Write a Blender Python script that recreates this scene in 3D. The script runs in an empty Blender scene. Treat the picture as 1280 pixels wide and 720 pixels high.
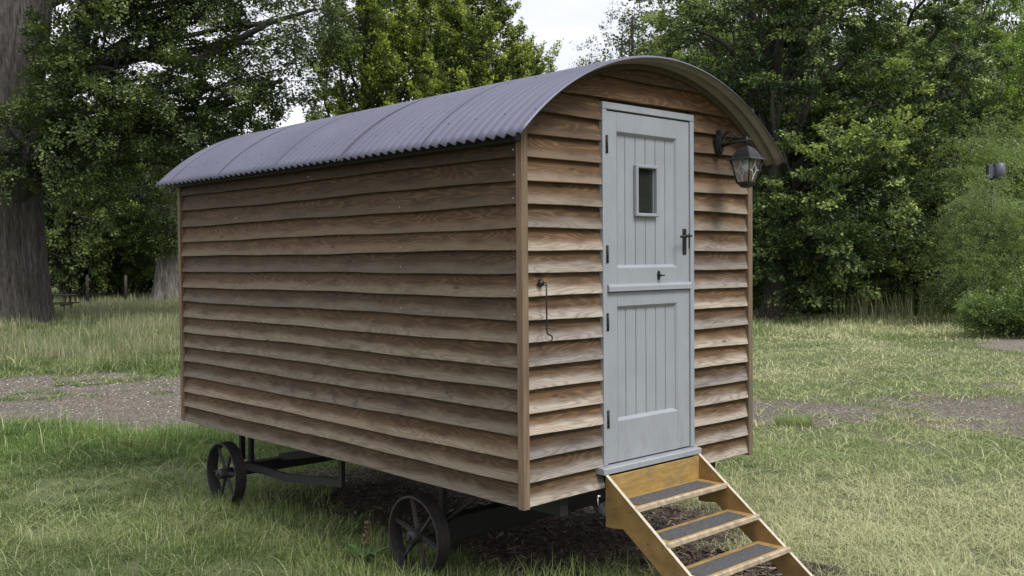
import bpy, math, random
import numpy as np
R = math.radians
rng = np.random.default_rng(11)
random.seed(5)
sc = bpy.context.scene
COL = sc.collection

# ------------------------------------------------------------------ camera
CAM = np.array([-3.4587, -3.6354, 1.2741])
YAW, PITCH, ROLL, FPX = 0.7500, -0.02853, -0.0083, 1234.8
FW = np.array([math.sin(YAW), math.cos(YAW)])
RT = np.array([math.cos(YAW), -math.sin(YAW)])
from mathutils import Matrix, Vector
cd = bpy.data.cameras.new('camera'); cam = bpy.data.objects.new('camera', cd); COL.objects.link(cam)
cd.sensor_width = 36; cd.lens = 36 * FPX / 1280; cd.clip_start = .1; cd.clip_end = 1500
f3 = Vector((math.sin(YAW)*math.cos(PITCH), math.cos(YAW)*math.cos(PITCH), math.sin(PITCH)))
r3 = Vector((math.cos(YAW), -math.sin(YAW), 0)); u3 = r3.cross(f3)
ra = r3*math.cos(ROLL) + u3*math.sin(ROLL); ua = -r3*math.sin(ROLL) + u3*math.cos(ROLL)
cam.matrix_world = Matrix(((ra.x, ua.x, -f3.x, CAM[0]), (ra.y, ua.y, -f3.y, CAM[1]), (ra.z, ua.z, -f3.z, CAM[2]), (0, 0, 0, 1)))
sc.camera = cam

# ------------------------------------------------------------------ light
SUN_EL, SUN_AZ = 54, 178      # azimuth: degrees clockwise from +Y
w = bpy.data.worlds.new('World'); sc.world = w; w.use_nodes = True
nt = w.node_tree; N = nt.nodes; L = nt.links
bg = N['Background']; bg.inputs['Strength'].default_value = .1
sky = N.new('ShaderNodeTexSky'); sky.sky_type = 'NISHITA'; sky.sun_disc = False
sky.sun_elevation = R(SUN_EL); sky.sun_rotation = R(SUN_AZ)
tc = N.new('ShaderNodeTexCoord'); mp = N.new('ShaderNodeMapping'); mp.inputs['Scale'].default_value = (1, 1, 2.6)
nz = N.new('ShaderNodeTexNoise'); nz.inputs['Scale'].default_value = 2.2; nz.inputs['Detail'].default_value = 6; nz.inputs['Roughness'].default_value = .55
cr = N.new('ShaderNodeValToRGB')
cr.color_ramp.elements[0].position = .32; cr.color_ramp.elements[0].color = (7.0, 7.2, 7.9, 1)
cr.color_ramp.elements[1].position = .62; cr.color_ramp.elements[1].color = (10.4, 10.4, 10.7, 1)
mx = N.new('ShaderNodeMixRGB'); mx.inputs[0].default_value = .93
L.new(tc.outputs['Generated'], mp.inputs[0]); L.new(mp.outputs[0], nz.inputs['Vector']); L.new(nz.outputs[0], cr.inputs[0])
L.new(sky.outputs[0], mx.inputs[1]); L.new(cr.outputs[0], mx.inputs[2]); L.new(mx.outputs[0], bg.inputs[0])
sd = bpy.data.lights.new('sun', 'SUN'); sd.energy = 2.5; sd.angle = R(20); sd.color = (1, .96, .9)
sun = bpy.data.objects.new('sun', sd); COL.objects.link(sun)
sv = Vector((math.sin(R(SUN_AZ))*math.cos(R(SUN_EL)), math.cos(R(SUN_AZ))*math.cos(R(SUN_EL)), math.sin(R(SUN_EL))))
sun.rotation_euler = sv.to_track_quat('Z', 'Y').to_euler(); sun.location = (0, -6, 12)
sc.view_settings.view_transform = 'Standard'; sc.view_settings.look = 'None'
sc.view_settings.exposure = 0.35; sc.view_settings.gamma = 1
sc.view_settings.use_curve_mapping = False
sc.cycles.max_bounces = 6; sc.cycles.transparent_max_bounces = 8

GZ = -0.62            # ground height (hut floor edge is z = 0)

# ------------------------------------------------------------------ material helpers
def mat(name):
    m = bpy.data.materials.new(name); m.use_nodes = True
    return m, m.node_tree.nodes, m.node_tree.links, m.node_tree.nodes['Principled BSDF']
def nd(N, t, **kw):
    n = N.new(t)
    for k, v in kw.items():
        if k in ('operation', 'blend_type', 'noise_dimensions', 'attribute_name', 'feature', 'data_type', 'interpolation_type', 'clamp', 'use_clamp'): setattr(n, k, v)
        else: n.inputs[k].default_value = v
    return n
def math_(N, L, op, a, b=None, c=None, clamp=False):
    n = N.new('ShaderNodeMath'); n.operation = op; n.use_clamp = clamp
    for i, v in enumerate((a, b, c)):
        if v is None: continue
        if isinstance(v, (int, float)): n.inputs[i].default_value = v
        else: L.new(v, n.inputs[i])
    return n.outputs[0]
def ramp(N, L, fac, stops, interp='LINEAR'):
    r = N.new('ShaderNodeValToRGB'); cr = r.color_ramp; cr.interpolation = interp
    while len(cr.elements) > 1: cr.elements.remove(cr.elements[-1])
    cr.elements[0].position = stops[0][0]; cr.elements[0].color = (*stops[0][1], 1)
    for p, c in stops[1:]:
        e = cr.elements.new(p); e.color = (*c, 1)
    L.new(fac, r.inputs[0]); return r.outputs[0]
def mixc(N, L, fac, a, b, mode='MIX'):
    n = N.new('ShaderNodeMixRGB'); n.blend_type = mode
    for i, v in enumerate((fac, a, b)):
        if isinstance(v, (int, float)): n.inputs[i].default_value = v
        elif isinstance(v, tuple): n.inputs[i].default_value = (*v, 1)
        else: L.new(v, n.inputs[i])
    return n.outputs[0]
def noise(N, L, vec, scale, detail=3, rough=.5):
    n = N.new('ShaderNodeTexNoise'); n.inputs['Scale'].default_value = scale; n.inputs['Detail'].default_value = detail
    n.inputs['Roughness'].default_value = rough
    if vec is not None: L.new(vec, n.inputs['Vector'])
    return n.outputs[0]
def mapping(N, L, vec, scale=(1, 1, 1)):
    m = N.new('ShaderNodeMapping'); m.inputs['Scale'].default_value = scale; L.new(vec, m.inputs[0]); return m.outputs[0]
def bump(N, L, bs, h, strength=.3, dist=.01):
    b = N.new('ShaderNodeBump'); b.inputs['Strength'].default_value = strength; b.inputs['Distance'].default_value = dist
    L.new(h, b.inputs['Height']); L.new(b.outputs[0], bs.inputs['Normal'])

def simple(name, col, rough=.5, metal=0, var=.15, nscale=25, bmp=.1, bdist=.002):
    m, N, L, b = mat(name)
    tc = N.new('ShaderNodeTexCoord')
    n1 = noise(N, L, tc.outputs['Object'], nscale, 5, .6)
    c = ramp(N, L, n1, [(.3, tuple(v*(1-var) for v in col)), (.7, tuple(min(1, v*(1+var)) for v in col))])
    L.new(c, b.inputs['Base Color']); b.inputs['Roughness'].default_value = rough; b.inputs['Metallic'].default_value = metal
    rr = math_(N, L, 'MULTIPLY_ADD', n1, .25, rough-.12); L.new(rr, b.inputs['Roughness'])
    if bmp: bump(N, L, b, noise(N, L, tc.outputs['Object'], nscale*6, 3), bmp, bdist)
    return m

def board_material(name, fresh, dark, grey, wz0, wz1, greymax, stains=None):
    """weathered larch board; UV = (metres along + board offset, metres up the board); attribute rnd per board"""
    m, N, L, b = mat(name)
    tc = N.new('ShaderNodeTexCoord'); geo = N.new('ShaderNodeNewGeometry'); at = nd(N, 'ShaderNodeAttribute', attribute_name='rnd')
    sep = N.new('ShaderNodeSeparateXYZ'); L.new(tc.outputs['UV'], sep.inputs[0]); U, V = sep.outputs[0], sep.outputs[1]
    comb = N.new('ShaderNodeCombineXYZ')
    L.new(math_(N, L, 'MULTIPLY', U, 1.5), comb.inputs[0]); L.new(math_(N, L, 'MULTIPLY', V, 10), comb.inputs[1]); L.new(math_(N, L, 'MULTIPLY', at.outputs['Fac'], 60), comb.inputs[2])
    n1 = noise(N, L, comb.outputs[0], 1.0, 2, .45)
    phase = math_(N, L, 'ADD', math_(N, L, 'MULTIPLY', V, 240), math_(N, L, 'MULTIPLY', n1, 105))
    ring = math_(N, L, 'MULTIPLY_ADD', math_(N, L, 'SINE', phase), .5, .5)
    ring = math_(N, L, 'POWER', ring, 2.6)
    fg = noise(N, L, mapping(N, L, tc.outputs['UV'], (5, 330, 1)), 1, 4, .6)
    mott = noise(N, L, mapping(N, L, tc.outputs['UV'], (3.5, 16, 1)), 1, 4, .6)
    mid = tuple((a*.62+c*.38) for a, c in zip(fresh, dark))
    wood = mixc(N, L, math_(N, L, 'MULTIPLY', ring, .75), mixc(N, L, .45, fresh, dark), tuple(v*1.6+.02 for v in fresh))
    wood = mixc(N, L, math_(N, L, 'MULTIPLY', math_(N, L, 'SUBTRACT', mott, .42, clamp=True), 2.2, clamp=True), wood, dark)
    wood = mixc(N, L, .55, wood, ramp(N, L, fg, [(.3, tuple(v*.7 for v in mid)), (.7, tuple(v*1.25 for v in mid))]), 'OVERLAY')
    # silvering: strongest on the exposed lower edge of each board, less high under the eaves
    sepz = N.new('ShaderNodeSeparateXYZ'); L.new(geo.outputs['Position'], sepz.inputs[0])
    mr = N.new('ShaderNodeMapRange'); mr.inputs[1].default_value = wz0; mr.inputs[2].default_value = wz1; mr.inputs[3].default_value = greymax; mr.inputs[4].default_value = .05
    mr.interpolation_type = 'SMOOTHSTEP'; L.new(sepz.outputs[2], mr.inputs[0])
    ve = math_(N, L, 'ADD', V, math_(N, L, 'MULTIPLY_ADD', mott, .085, -.042))
    mv = N.new('ShaderNodeMapRange'); mv.inputs[1].default_value = .018; mv.inputs[2].default_value = .078; mv.inputs[3].default_value = 1; mv.inputs[4].default_value = .04
    mv.interpolation_type = 'SMOOTHSTEP'; L.new(ve, mv.inputs[0])
    wf = math_(N, L, 'MULTIPLY', mr.outputs[0], mv.outputs[0], clamp=True)
    wf = math_(N, L, 'MULTIPLY', wf, math_(N, L, 'MULTIPLY_ADD', at.outputs['Fac'], .3, .85), clamp=True)
    g = mixc(N, L, math_(N, L, 'MULTIPLY', ring, .65), grey, tuple(v*.50 for v in grey))
    g = mixc(N, L, .5, g, ramp(N, L, fg, [(.35, (.3, .3, .3)), (.7, (.68, .68, .68))]), 'OVERLAY')
    col = mixc(N, L, wf, wood, g)
    # water marks and dirt
    dirt = noise(N, L, mapping(N, L, tc.outputs['UV'], (1.1, 5, 1)), 3, 5, .65)
    col = mixc(N, L, math_(N, L, 'MULTIPLY', math_(N, L, 'SUBTRACT', dirt, .52, clamp=True), 2.4, clamp=True), col, tuple(v*.55 for v in mid))
    # board to board variation, tiny knots
    col = mixc(N, L, 1, col, ramp(N, L, at.outputs['Fac'], [(0, (.72, .74, .78)), (.5, (.98, .97, .95)), (1, (1.22, 1.15, 1.04))]), 'MULTIPLY')
    vo = N.new('ShaderNodeTexVoronoi'); vo.inputs['Scale'].default_value = 1; L.new(mapping(N, L, tc.outputs['UV'], (2.6, 8.5, 1)), vo.inputs['Vector'])
    kn = math_(N, L, 'LESS_THAN', vo.outputs['Distance'], .075)
    col = mixc(N, L, math_(N, L, 'MULTIPLY', kn, .6), col, tuple(v*.4 for v in dark))
    if stains:
        tot = None
        for (x, y, z, r) in stains:
            d = N.new('ShaderNodeVectorMath'); d.operation = 'DISTANCE'; L.new(geo.outputs['Position'], d.inputs[0]); d.inputs[1].default_value = (x, y, z)
            s = math_(N, L, 'SUBTRACT', 1, math_(N, L, 'DIVIDE', d.outputs['Value'], r), clamp=True)
            tot = s if tot is None else math_(N, L, 'MAXIMUM', tot, s)
        sn = noise(N, L, geo.outputs['Position'], 55, 3, .6)
        sf = math_(N, L, 'MULTIPLY', math_(N, L, 'MULTIPLY', tot, 2.5, clamp=True), math_(N, L, 'MULTIPLY', math_(N, L, 'SUBTRACT', sn, .42, clamp=True), 5, clamp=True))
        col = mixc(N, L, math_(N, L, 'MULTIPLY', sf, .8), col, (.03, .026, .022))
    L.new(col, b.inputs['Base Color']); b.inputs['Roughness'].default_value = .72; b.inputs['Specular IOR Level'].default_value = .3
    h = math_(N, L, 'ADD', math_(N, L, 'MULTIPLY', ring, .5), math_(N, L, 'MULTIPLY', fg, .8))
    bump(N, L, b, h, .35, .002)
    return m

stains = [(x_+.014, y_, z_, r_*1.25) for x_, y_, z_, r_ in [(0.01, 2.54, .42, .028), (.01, 2.293, .40, .033), (.01, 2.038, .40, .036), (.01, 1.769, .40, .034), (.01, 1.542, .39, .036), (.01, 1.066, .396, .045), (.01, .62, .53, .04)]]
M_side = board_material('larch_boards_side_painted_shade', (.140, .082, .037), (.044, .026, .012), (.225, .188, .148), .5, 2.1, .95, stains)  # front's larch in darker colours: the side wall's shade is put into them
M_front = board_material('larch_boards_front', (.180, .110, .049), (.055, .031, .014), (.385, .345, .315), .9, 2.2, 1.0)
def bark(name, c1, c2, sx=6, sz=1.2, bs=.9, bd=.04):
    m, N, L, b = mat(name)
    tc = N.new('ShaderNodeTexCoord')
    v = mapping(N, L, tc.outputs['Object'], (sx, sx, sz))
    n1 = noise(N, L, v, 1.6, 6, .65); n2 = noise(N, L, tc.outputs['Object'], .8, 4, .6)
    c = ramp(N, L, n1, [(.35, c1), (.62, c2)])
    c = mixc(N, L, math_(N, L, 'MULTIPLY', math_(N, L, 'SUBTRACT', n2, .5, clamp=True), 2, clamp=True), c, (.07, .075, .045))
    L.new(c, b.inputs['Base Color']); b.inputs['Roughness'].default_value = .9
    bump(N, L, b, n1, bs, bd)
    return m
M_post = bark('post_wood', (.115, .075, .048), (.215, .15, .10), 30, 1.5, .3, .002)
M_dark = simple('backing_wood', (.075, .05, .032), .8)
M_screw = simple('steel_screws', (.75, .75, .75), .3, .8)

def painted(name, col):
    m, N, L, b = mat(name)
    tc = N.new('ShaderNodeTexCoord')
    g = noise(N, L, mapping(N, L, tc.outputs['Object'], (60, 60, 4)), 1, 4, .6)
    n2 = noise(N, L, tc.outputs['Object'], 3.5, 5, .65)
    c = ramp(N, L, n2, [(.3, tuple(v*.9 for v in col)), (.7, tuple(v*1.05 for v in col))])
    n3 = noise(N, L, tc.outputs['Object'], 90, 2, .5)
    c = mixc(N, L, math_(N, L, 'MULTIPLY', math_(N, L, 'SUBTRACT', n3, .68, clamp=True), 3, clamp=True), c, tuple(v*.6 for v in col))
    geo = N.new('ShaderNodeNewGeometry'); sz = N.new('ShaderNodeSeparateXYZ'); L.new(geo.outputs['Position'], sz.inputs[0])
    low = N.new('ShaderNodeMapRange'); low.inputs[1].default_value = .08; low.inputs[2].default_value = .55; low.inputs[3].default_value = 1; low.inputs[4].default_value = .25; L.new(sz.outputs[2], low.inputs[0])
    n4 = noise(N, L, mapping(N, L, tc.outputs['Object'], (14, 14, 5)), 1, 6, .7)
    gf = math_(N, L, 'MULTIPLY', math_(N, L, 'SUBTRACT', n4, .50, clamp=True), 2.2, clamp=True)
    c = mixc(N, L, math_(N, L, 'MULTIPLY', gf, low.outputs[0]), c, (.17, .155, .13))
    st_ = noise(N, L, mapping(N, L, tc.outputs['Object'], (45, 45, 1.4)), 1, 3, .6)
    c = mixc(N, L, math_(N, L, 'MULTIPLY', math_(N, L, 'SUBTRACT', st_, .58, clamp=True), 1.6, clamp=True), c, tuple(v*.72 for v in col))
    L.new(c, b.inputs['Base Color']); b.inputs['Roughness'].default_value = .45
    bump(N, L, b, g, .3, .002)
    return m
M_paint = painted('grey_blue_paint', (.295, .32, .357))
M_black = simple('black_iron', (.022, .022, .025), .5, .3, .3, 30, .3)
M_chass = simple('black_chassis_paint', (.012, .012, .013), .6, 0, .3, 20, .2)
M_wheel, N_, L_, b_ = mat('cast_iron_wheel')
_tc = N_.new('ShaderNodeTexCoord'); _n = noise(N_, L_, _tc.outputs['Object'], 14, 6, .7); _n2 = noise(N_, L_, _tc.outputs['Object'], 90, 3, .6)
L_.new(mixc(N_, L_, math_(N_, L_, 'MULTIPLY', math_(N_, L_, 'SUBTRACT', _n2, .60, clamp=True), 4, clamp=True), ramp(N_, L_, _n, [(.42, (.030, .029, .034)), (.62, (.050, .040, .036)), (.75, (.085, .050, .032))]), (.14, .125, .12)), b_.inputs['Base Color'])
b_.inputs['Roughness'].default_value = .55; b_.inputs['Metallic'].default_value = .3; bump(N_, L_, b_, _n2, .6, .004)
M_bulb, N_, L_, b_ = mat('white_bulb'); b_.inputs['Base Color'].default_value = (.8, .8, .8, 1); b_.inputs['Roughness'].default_value = .2

def roof_material():
    m, N, L, b = mat('lavender_grey_corrugated_sheet')
    tc = N.new('ShaderNodeTexCoord')
    n1 = noise(N, L, tc.outputs['Object'], 1.6, 5, .6); n2 = noise(N, L, mapping(N, L, tc.outputs['UV'], (1, 14, 1)), 2.5, 4, .6)
    c = ramp(N, L, n1, [(.25, (.090, .093, .140)), (.75, (.125, .128, .185))])
    c = mixc(N, L, math_(N, L, 'MULTIPLY', math_(N, L, 'SUBTRACT', n2, .5, clamp=True), 1.2, clamp=True), c, (.085, .085, .115))
    L.new(c, b.inputs['Base Color']); L.new(math_(N, L, 'MULTIPLY_ADD', n2, .3, .36), b.inputs['Roughness'])
    b.inputs['Metallic'].default_value = .25
    return m
M_roof = roof_material()
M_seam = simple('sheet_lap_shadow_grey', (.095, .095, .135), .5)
M_under = simple('roof_underside_grey', (.20, .17, .158), .6, .1, .15, 6)
def step_material():
    m, N, L, b = mat('ochre_stained_plywood')
    tc = N.new('ShaderNodeTexCoord')
    n1 = noise(N, L, mapping(N, L, tc.outputs['Object'], (3, 14, 14)), 3, 5, .6); n2 = noise(N, L, tc.outputs['Object'], 9, 5, .7)
    c = ramp(N, L, n1, [(.3, (.25, .155, .048)), (.7, (.43, .285, .10))])
    c = mixc(N, L, math_(N, L, 'MULTIPLY', math_(N, L, 'SUBTRACT', n2, .50, clamp=True), 3.5, clamp=True), c, (.16, .13, .095))
    L.new(c, b.inputs['Base Color']); b.inputs['Roughness'].default_value = .5
    bump(N, L, b, n1, .2, .002)
    return m
M_step = step_material()
M_stringer = simple('darker_ochre_plywood', (.23, .137, .046), .55, 0, .35, 9, .2)
M_nose = simple('worn_step_edge', (.38, .31, .22), .65, 0, .4, 22, .2)
M_grip = simple('anti_slip_pad', (.075, .075, .080), .95, 0, .45, 60, .8, .002)
M_edge = simple('bare_plywood_edge', (.50, .45, .36), .7, 0, .2, 40)
def glass_material(name, rough=0.0, tint=(.95, .97, .96)):
    m, N, L, b = mat(name)
    b.inputs['Base Color'].default_value = (*tint, 1); b.inputs['Transmission Weight'].default_value = 1
    b.inputs['Roughness'].default_value = rough; b.inputs['IOR'].default_value = 1.45
    return m
M_glass = glass_material('window_glass', .02, (.30, .34, .30)); M_glass.node_tree.nodes['Principled BSDF'].inputs['Transmission Weight'].default_value = .93
M_lglass = glass_material('seeded_lantern_glass', .22)
M_lead = simple('lead_came', (.62, .63, .65), .3, .3)

M_bark = bark('oak_bark', (.026, .022, .020), (.125, .110, .105), 11, 1.6, 1.0, .08)
M_limb = bark('limb_bark', (.018, .016, .013), (.055, .048, .042))
M_bark2 = bark('dark_bark', (.03, .024, .02), (.10, .085, .07))
M_snag = bark('bleached_dead_wood', (.06, .05, .045), (.27, .25, .23), 5, .8)

def leaf_material(name, dark, mid, light, trans=.3, gloss=.45):
    m, N, L, b = mat(name)
    at = nd(N, 'ShaderNodeAttribute', attribute_name='rnd')
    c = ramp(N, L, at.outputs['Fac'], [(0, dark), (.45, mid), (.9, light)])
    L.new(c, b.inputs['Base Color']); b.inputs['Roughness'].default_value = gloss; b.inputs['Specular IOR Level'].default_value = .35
    t = N.new('ShaderNodeBsdfTranslucent')
    L.new(mixc(N, L, 1, c, (1.25, 1.3, .6), 'MULTIPLY'), t.inputs[0])
    ms = N.new('ShaderNodeMixShader'); ms.inputs[0].default_value = trans
    L.new(b.outputs[0], ms.inputs[1]); L.new(t.outputs[0], ms.inputs[2]); L.new(ms.outputs[0], N['Material Output'].inputs[0])
    return m
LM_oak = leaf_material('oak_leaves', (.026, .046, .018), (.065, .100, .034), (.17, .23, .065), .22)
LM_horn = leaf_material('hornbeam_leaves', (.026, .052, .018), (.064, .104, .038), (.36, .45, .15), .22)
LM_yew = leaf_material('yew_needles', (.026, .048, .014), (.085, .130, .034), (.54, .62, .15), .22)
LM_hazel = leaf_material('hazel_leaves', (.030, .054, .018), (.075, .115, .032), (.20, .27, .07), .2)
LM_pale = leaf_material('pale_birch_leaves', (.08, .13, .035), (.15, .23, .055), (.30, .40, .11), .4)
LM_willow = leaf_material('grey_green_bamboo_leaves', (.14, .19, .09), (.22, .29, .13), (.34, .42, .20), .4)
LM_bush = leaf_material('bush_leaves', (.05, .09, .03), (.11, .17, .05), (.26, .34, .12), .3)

def grass_material(name, green1, green2, straw):
    m, N, L, b = mat(name)
    at = nd(N, 'ShaderNodeAttribute', attribute_name='rnd'); dr = nd(N, 'ShaderNodeAttribute', attribute_name='dry')
    c = mixc(N, L, dr.outputs['Fac'], ramp(N, L, at.outputs['Fac'], [(0, green1), (1, green2)]), straw)
    L.new(c, b.inputs['Base Color']); b.inputs['Roughness'].default_value = .5; b.inputs['Specular IOR Level'].default_value = .3
    t = N.new('ShaderNodeBsdfTranslucent'); L.new(c, t.inputs[0])
    ms = N.new('ShaderNodeMixShader'); ms.inputs[0].default_value = .3
    L.new(b.outputs[0], ms.inputs[1]); L.new(t.outputs[0], ms.inputs[2]); L.new(ms.outputs[0], N['Material Output'].inputs[0])
    return m
GM = grass_material('lawn_grass', (.070, .130, .028), (.22, .33, .075), (.64, .63, .37))
GM2 = grass_material('meadow_grass', (.10, .15, .05), (.20, .25, .10), (.40, .37, .25))

# ------------------------------------------------------------------ mesh helpers
def link(name, me, m, parent=None):
    o = bpy.data.objects.new(name, me); COL.objects.link(o)
    for k in (m if isinstance(m, (list, tuple)) else [m]): me.materials.append(k)
    if parent is not None: o.parent = parent
    return o
def tag(o, label=None, cat=None, group=None, kind=None):
    if label: o['label'] = label
    if cat: o['category'] = cat
    if group: o['group'] = group
    if kind: o['kind'] = kind
    return o
def empty(name, loc, rz=0):
    o = bpy.data.objects.new(name, None); COL.objects.link(o); o.location = loc; o.rotation_euler = (0, 0, rz); o.empty_display_size = .2
    return o
def npmesh(name, verts, faces_n, loops, attrs=None, uv=None, smooth=False):
    """verts (n,3); faces_n int array of loop counts; loops flat vertex indices"""
    me = bpy.data.meshes.new(name)
    me.vertices.add(len(verts)); me.vertices.foreach_set('co', np.asarray(verts, np.float32).ravel())
    me.loops.add(len(loops)); me.loops.foreach_set('vertex_index', np.asarray(loops, np.int32))
    me.polygons.add(len(faces_n)); st = np.concatenate([[0], np.cumsum(faces_n)[:-1]]).astype(np.int32)
    me.polygons.foreach_set('loop_start', st)
    try: me.polygons.foreach_set('loop_total', np.asarray(faces_n, np.int32))
    except Exception: pass
    if smooth: me.polygons.foreach_set('use_smooth', np.ones(len(faces_n), bool))
    me.update(calc_edges=True)
    for k, v in (attrs or {}).items():
        a = me.attributes.new(k, 'FLOAT', 'POINT'); a.data.foreach_set('value', np.asarray(v, np.float32))
    return me

class MB:
    """collects shapes; build() links them as one mesh"""
    def __init__(s): s.v = []; s.f = []; s.uv = []; s.r = []; s.mi = []; s.sm = []
    def face(s, vs, uvs=None, rnd=.5, mi=0, smooth=False):
        b = len(s.v); s.v += [tuple(v) for v in vs]; s.f.append(list(range(b, b+len(vs)))); s.uv.append(uvs or [(0, 0)]*len(vs)); s.r += [rnd]*len(vs); s.mi.append(mi); s.sm.append(smooth)
    def raw(s, verts, faces, rnd=.5, mi=0, smooth=False, uvf=None):
        b = len(s.v); s.v += [tuple(v) for v in verts]; s.r += [rnd]*len(verts)
        for f in faces:
            s.f.append([b+i for i in f]); s.uv.append([uvf(verts[i]) if uvf else (0, 0) for i in f]); s.mi.append(mi); s.sm.append(smooth)
    def box(s, x0, x1, y0, y1, z0, z1, bev=0.0, mi=0, M=None):
        if bev <= 0:
            v = [(x0,y0,z0),(x1,y0,z0),(x1,y1,z0),(x0,y1,z0),(x0,y0,z1),(x1,y0,z1),(x1,y1,z1),(x0,y1,z1)]
            f = [(0,3,2,1),(4,5,6,7),(0,1,5,4),(1,2,6,5),(2,3,7,6),(3,0,4,7)]
        else:
            v = []; idx = {}
            c = ((x0+x1)/2, (y0+y1)/2, (z0+z1)/2); h = ((x1-x0)/2, (y1-y0)/2, (z1-z0)/2); bev = min(bev, min(h)*.9)
            for sx in (-1, 1):
                for sy in (-1, 1):
                    for sz in (-1, 1):
                        for a in range(3):
                            p = [h[0]-bev, h[1]-bev, h[2]-bev]; p[a] = h[a]
                            idx[(sx, sy, sz, a)] = len(v); v.append((c[0]+sx*p[0], c[1]+sy*p[1], c[2]+sz*p[2]))
            f = []
            for a in range(3):
                b_, c_ = (a+1) % 3, (a+2) % 3
                for s1 in (-1, 1):
                    q = []
                    for (u, w_) in ((-1,-1),(1,-1),(1,1),(-1,1)):
                        k = [0,0,0]; k[a] = s1; k[b_] = u; k[c_] = w_; q.append(idx[(*k, a)])
                    f.append(tuple(q if s1 > 0 else q[::-1]))
            for a in range(3):
                b_, c_ = (a+1) % 3, (a+2) % 3
                for u in (-1, 1):
                    for w_ in (-1, 1):
                        q = []
                        for s1, ax in ((-1, b_), (1, b_), (1, c_), (-1, c_)):
                            k = [0,0,0]; k[a] = s1; k[b_] = u; k[c_] = w_; q.append(idx[(*k, ax)])
                        f.append(tuple(q if u*w_ > 0 else q[::-1]))
            for sx in (-1, 1):
                for sy in (-1, 1):
                    for sz in (-1, 1):
                        q = [idx[(sx,sy,sz,0)], idx[(sx,sy,sz,1)], idx[(sx,sy,sz,2)]]
                        f.append(tuple(q if sx*sy*sz > 0 else q[::-1]))
        if M is not None: v = [tuple(M @ Vector(p)) for p in v]
        s.raw(v, f, mi=mi)
        return s
    def tube(s, pts, rad, n=10, caps=True, smooth=True, mi=0, rnd=.5):
        pts = [Vector(p) for p in pts]; rs = rad if isinstance(rad, (list, tuple, np.ndarray)) else [rad]*len(pts)
        b = len(s.v); prev = None
        for i, p in enumerate(pts):
            t = (pts[min(i+1, len(pts)-1)] - pts[max(i-1, 0)]).normalized()
            if prev is None: a = t.orthogonal().normalized()
            else: a = (prev - t*prev.dot(t)).normalized()
            prev = a; c = t.cross(a)
            for k in range(n):
                th = 2*math.pi*k/n; s.v.append(tuple(p + (a*math.cos(th)+c*math.sin(th))*rs[i])); s.r.append(rnd)
        for i in range(len(pts)-1):
            for k in range(n):
                s.f.append([b+i*n+k, b+i*n+(k+1) % n, b+(i+1)*n+(k+1) % n, b+(i+1)*n+k]); s.uv.append([(0,0)]*4); s.mi.append(mi); s.sm.append(smooth)
        if caps:
            s.f.append([b+k for k in range(n)][::-1]); s.uv.append([(0,0)]*n); s.mi.append(mi); s.sm.append(False)
            e = b+(len(pts)-1)*n
            s.f.append([e+k for k in range(n)]); s.uv.append([(0,0)]*n); s.mi.append(mi); s.sm.append(False)
        return s
    def prism(s, poly, a0, a1, axis='y', mi=0):
        """poly in the two other axes (x,z for y; y,z for x; x,y for z) extruded between a0 and a1"""
        def P(p, a): return (p[0], a, p[1]) if axis == 'y' else ((a, p[0], p[1]) if axis == 'x' else (p[0], p[1], a))
        n = len(poly); v = [P(p, a0) for p in poly] + [P(p, a1) for p in poly]
        f = [tuple(range(n))[::-1], tuple(range(n, 2*n))] + [(i, (i+1) % n, n+(i+1) % n, n+i) for i in range(n)]
        s.raw(v, f, mi=mi); return s
    def build(s, name, m, parent=None):
        fn = [len(f) for f in s.f]; me = npmesh(name, np.array(s.v), fn, [i for f in s.f for i in f], {'rnd': s.r})
        uvl = me.uv_layers.new(name='UVMap'); uvl.data.foreach_set('uv', np.array([c for u in s.uv for c in u], np.float32).ravel())
        me.polygons.foreach_set('material_index', np.array(s.mi, np.int32)); me.polygons.foreach_set('use_smooth', np.array(s.sm, bool))
        me.validate(); 
        import bmesh
        bm = bmesh.new(); bm.from_mesh(me); bmesh.ops.recalc_face_normals(bm, faces=bm.faces); bm.to_mesh(me); bm.free()
        return link(name, me, m, parent)

def vnoise(x, y, seed=0):
    """cheap 2-D value noise in [0,1]"""
    xi = np.floor(x).astype(np.int64); yi = np.floor(y).astype(np.int64); xf = x-xi; yf = y-yi
    def h(a, b):
        n = (a*374761393 + b*668265263 + seed*144665) & 0x7fffffff
        n = ((n ^ (n >> 13)) * 1274126177) & 0x7fffffff
        return ((n ^ (n >> 16)) & 0xffff) / 65535.
    u = xf*xf*(3-2*xf); v = yf*yf*(3-2*yf)
    return (h(xi, yi)*(1-u)+h(xi+1, yi)*u)*(1-v) + (h(xi, yi+1)*(1-u)+h(xi+1, yi+1)*u)*v
def fbm(x, y, sc_, seed=0, o=3):
    t = 0; a = .5; s = 0
    for i in range(o): t = t + a*vnoise(x*sc_, y*sc_, seed+i*7); s += a; a *= .5; sc_ *= 2.1
    return t/s
def sstep(a, b, x): t = np.clip((x-a)/(b-a), 0, 1); return t*t*(3-2*t)

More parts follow.
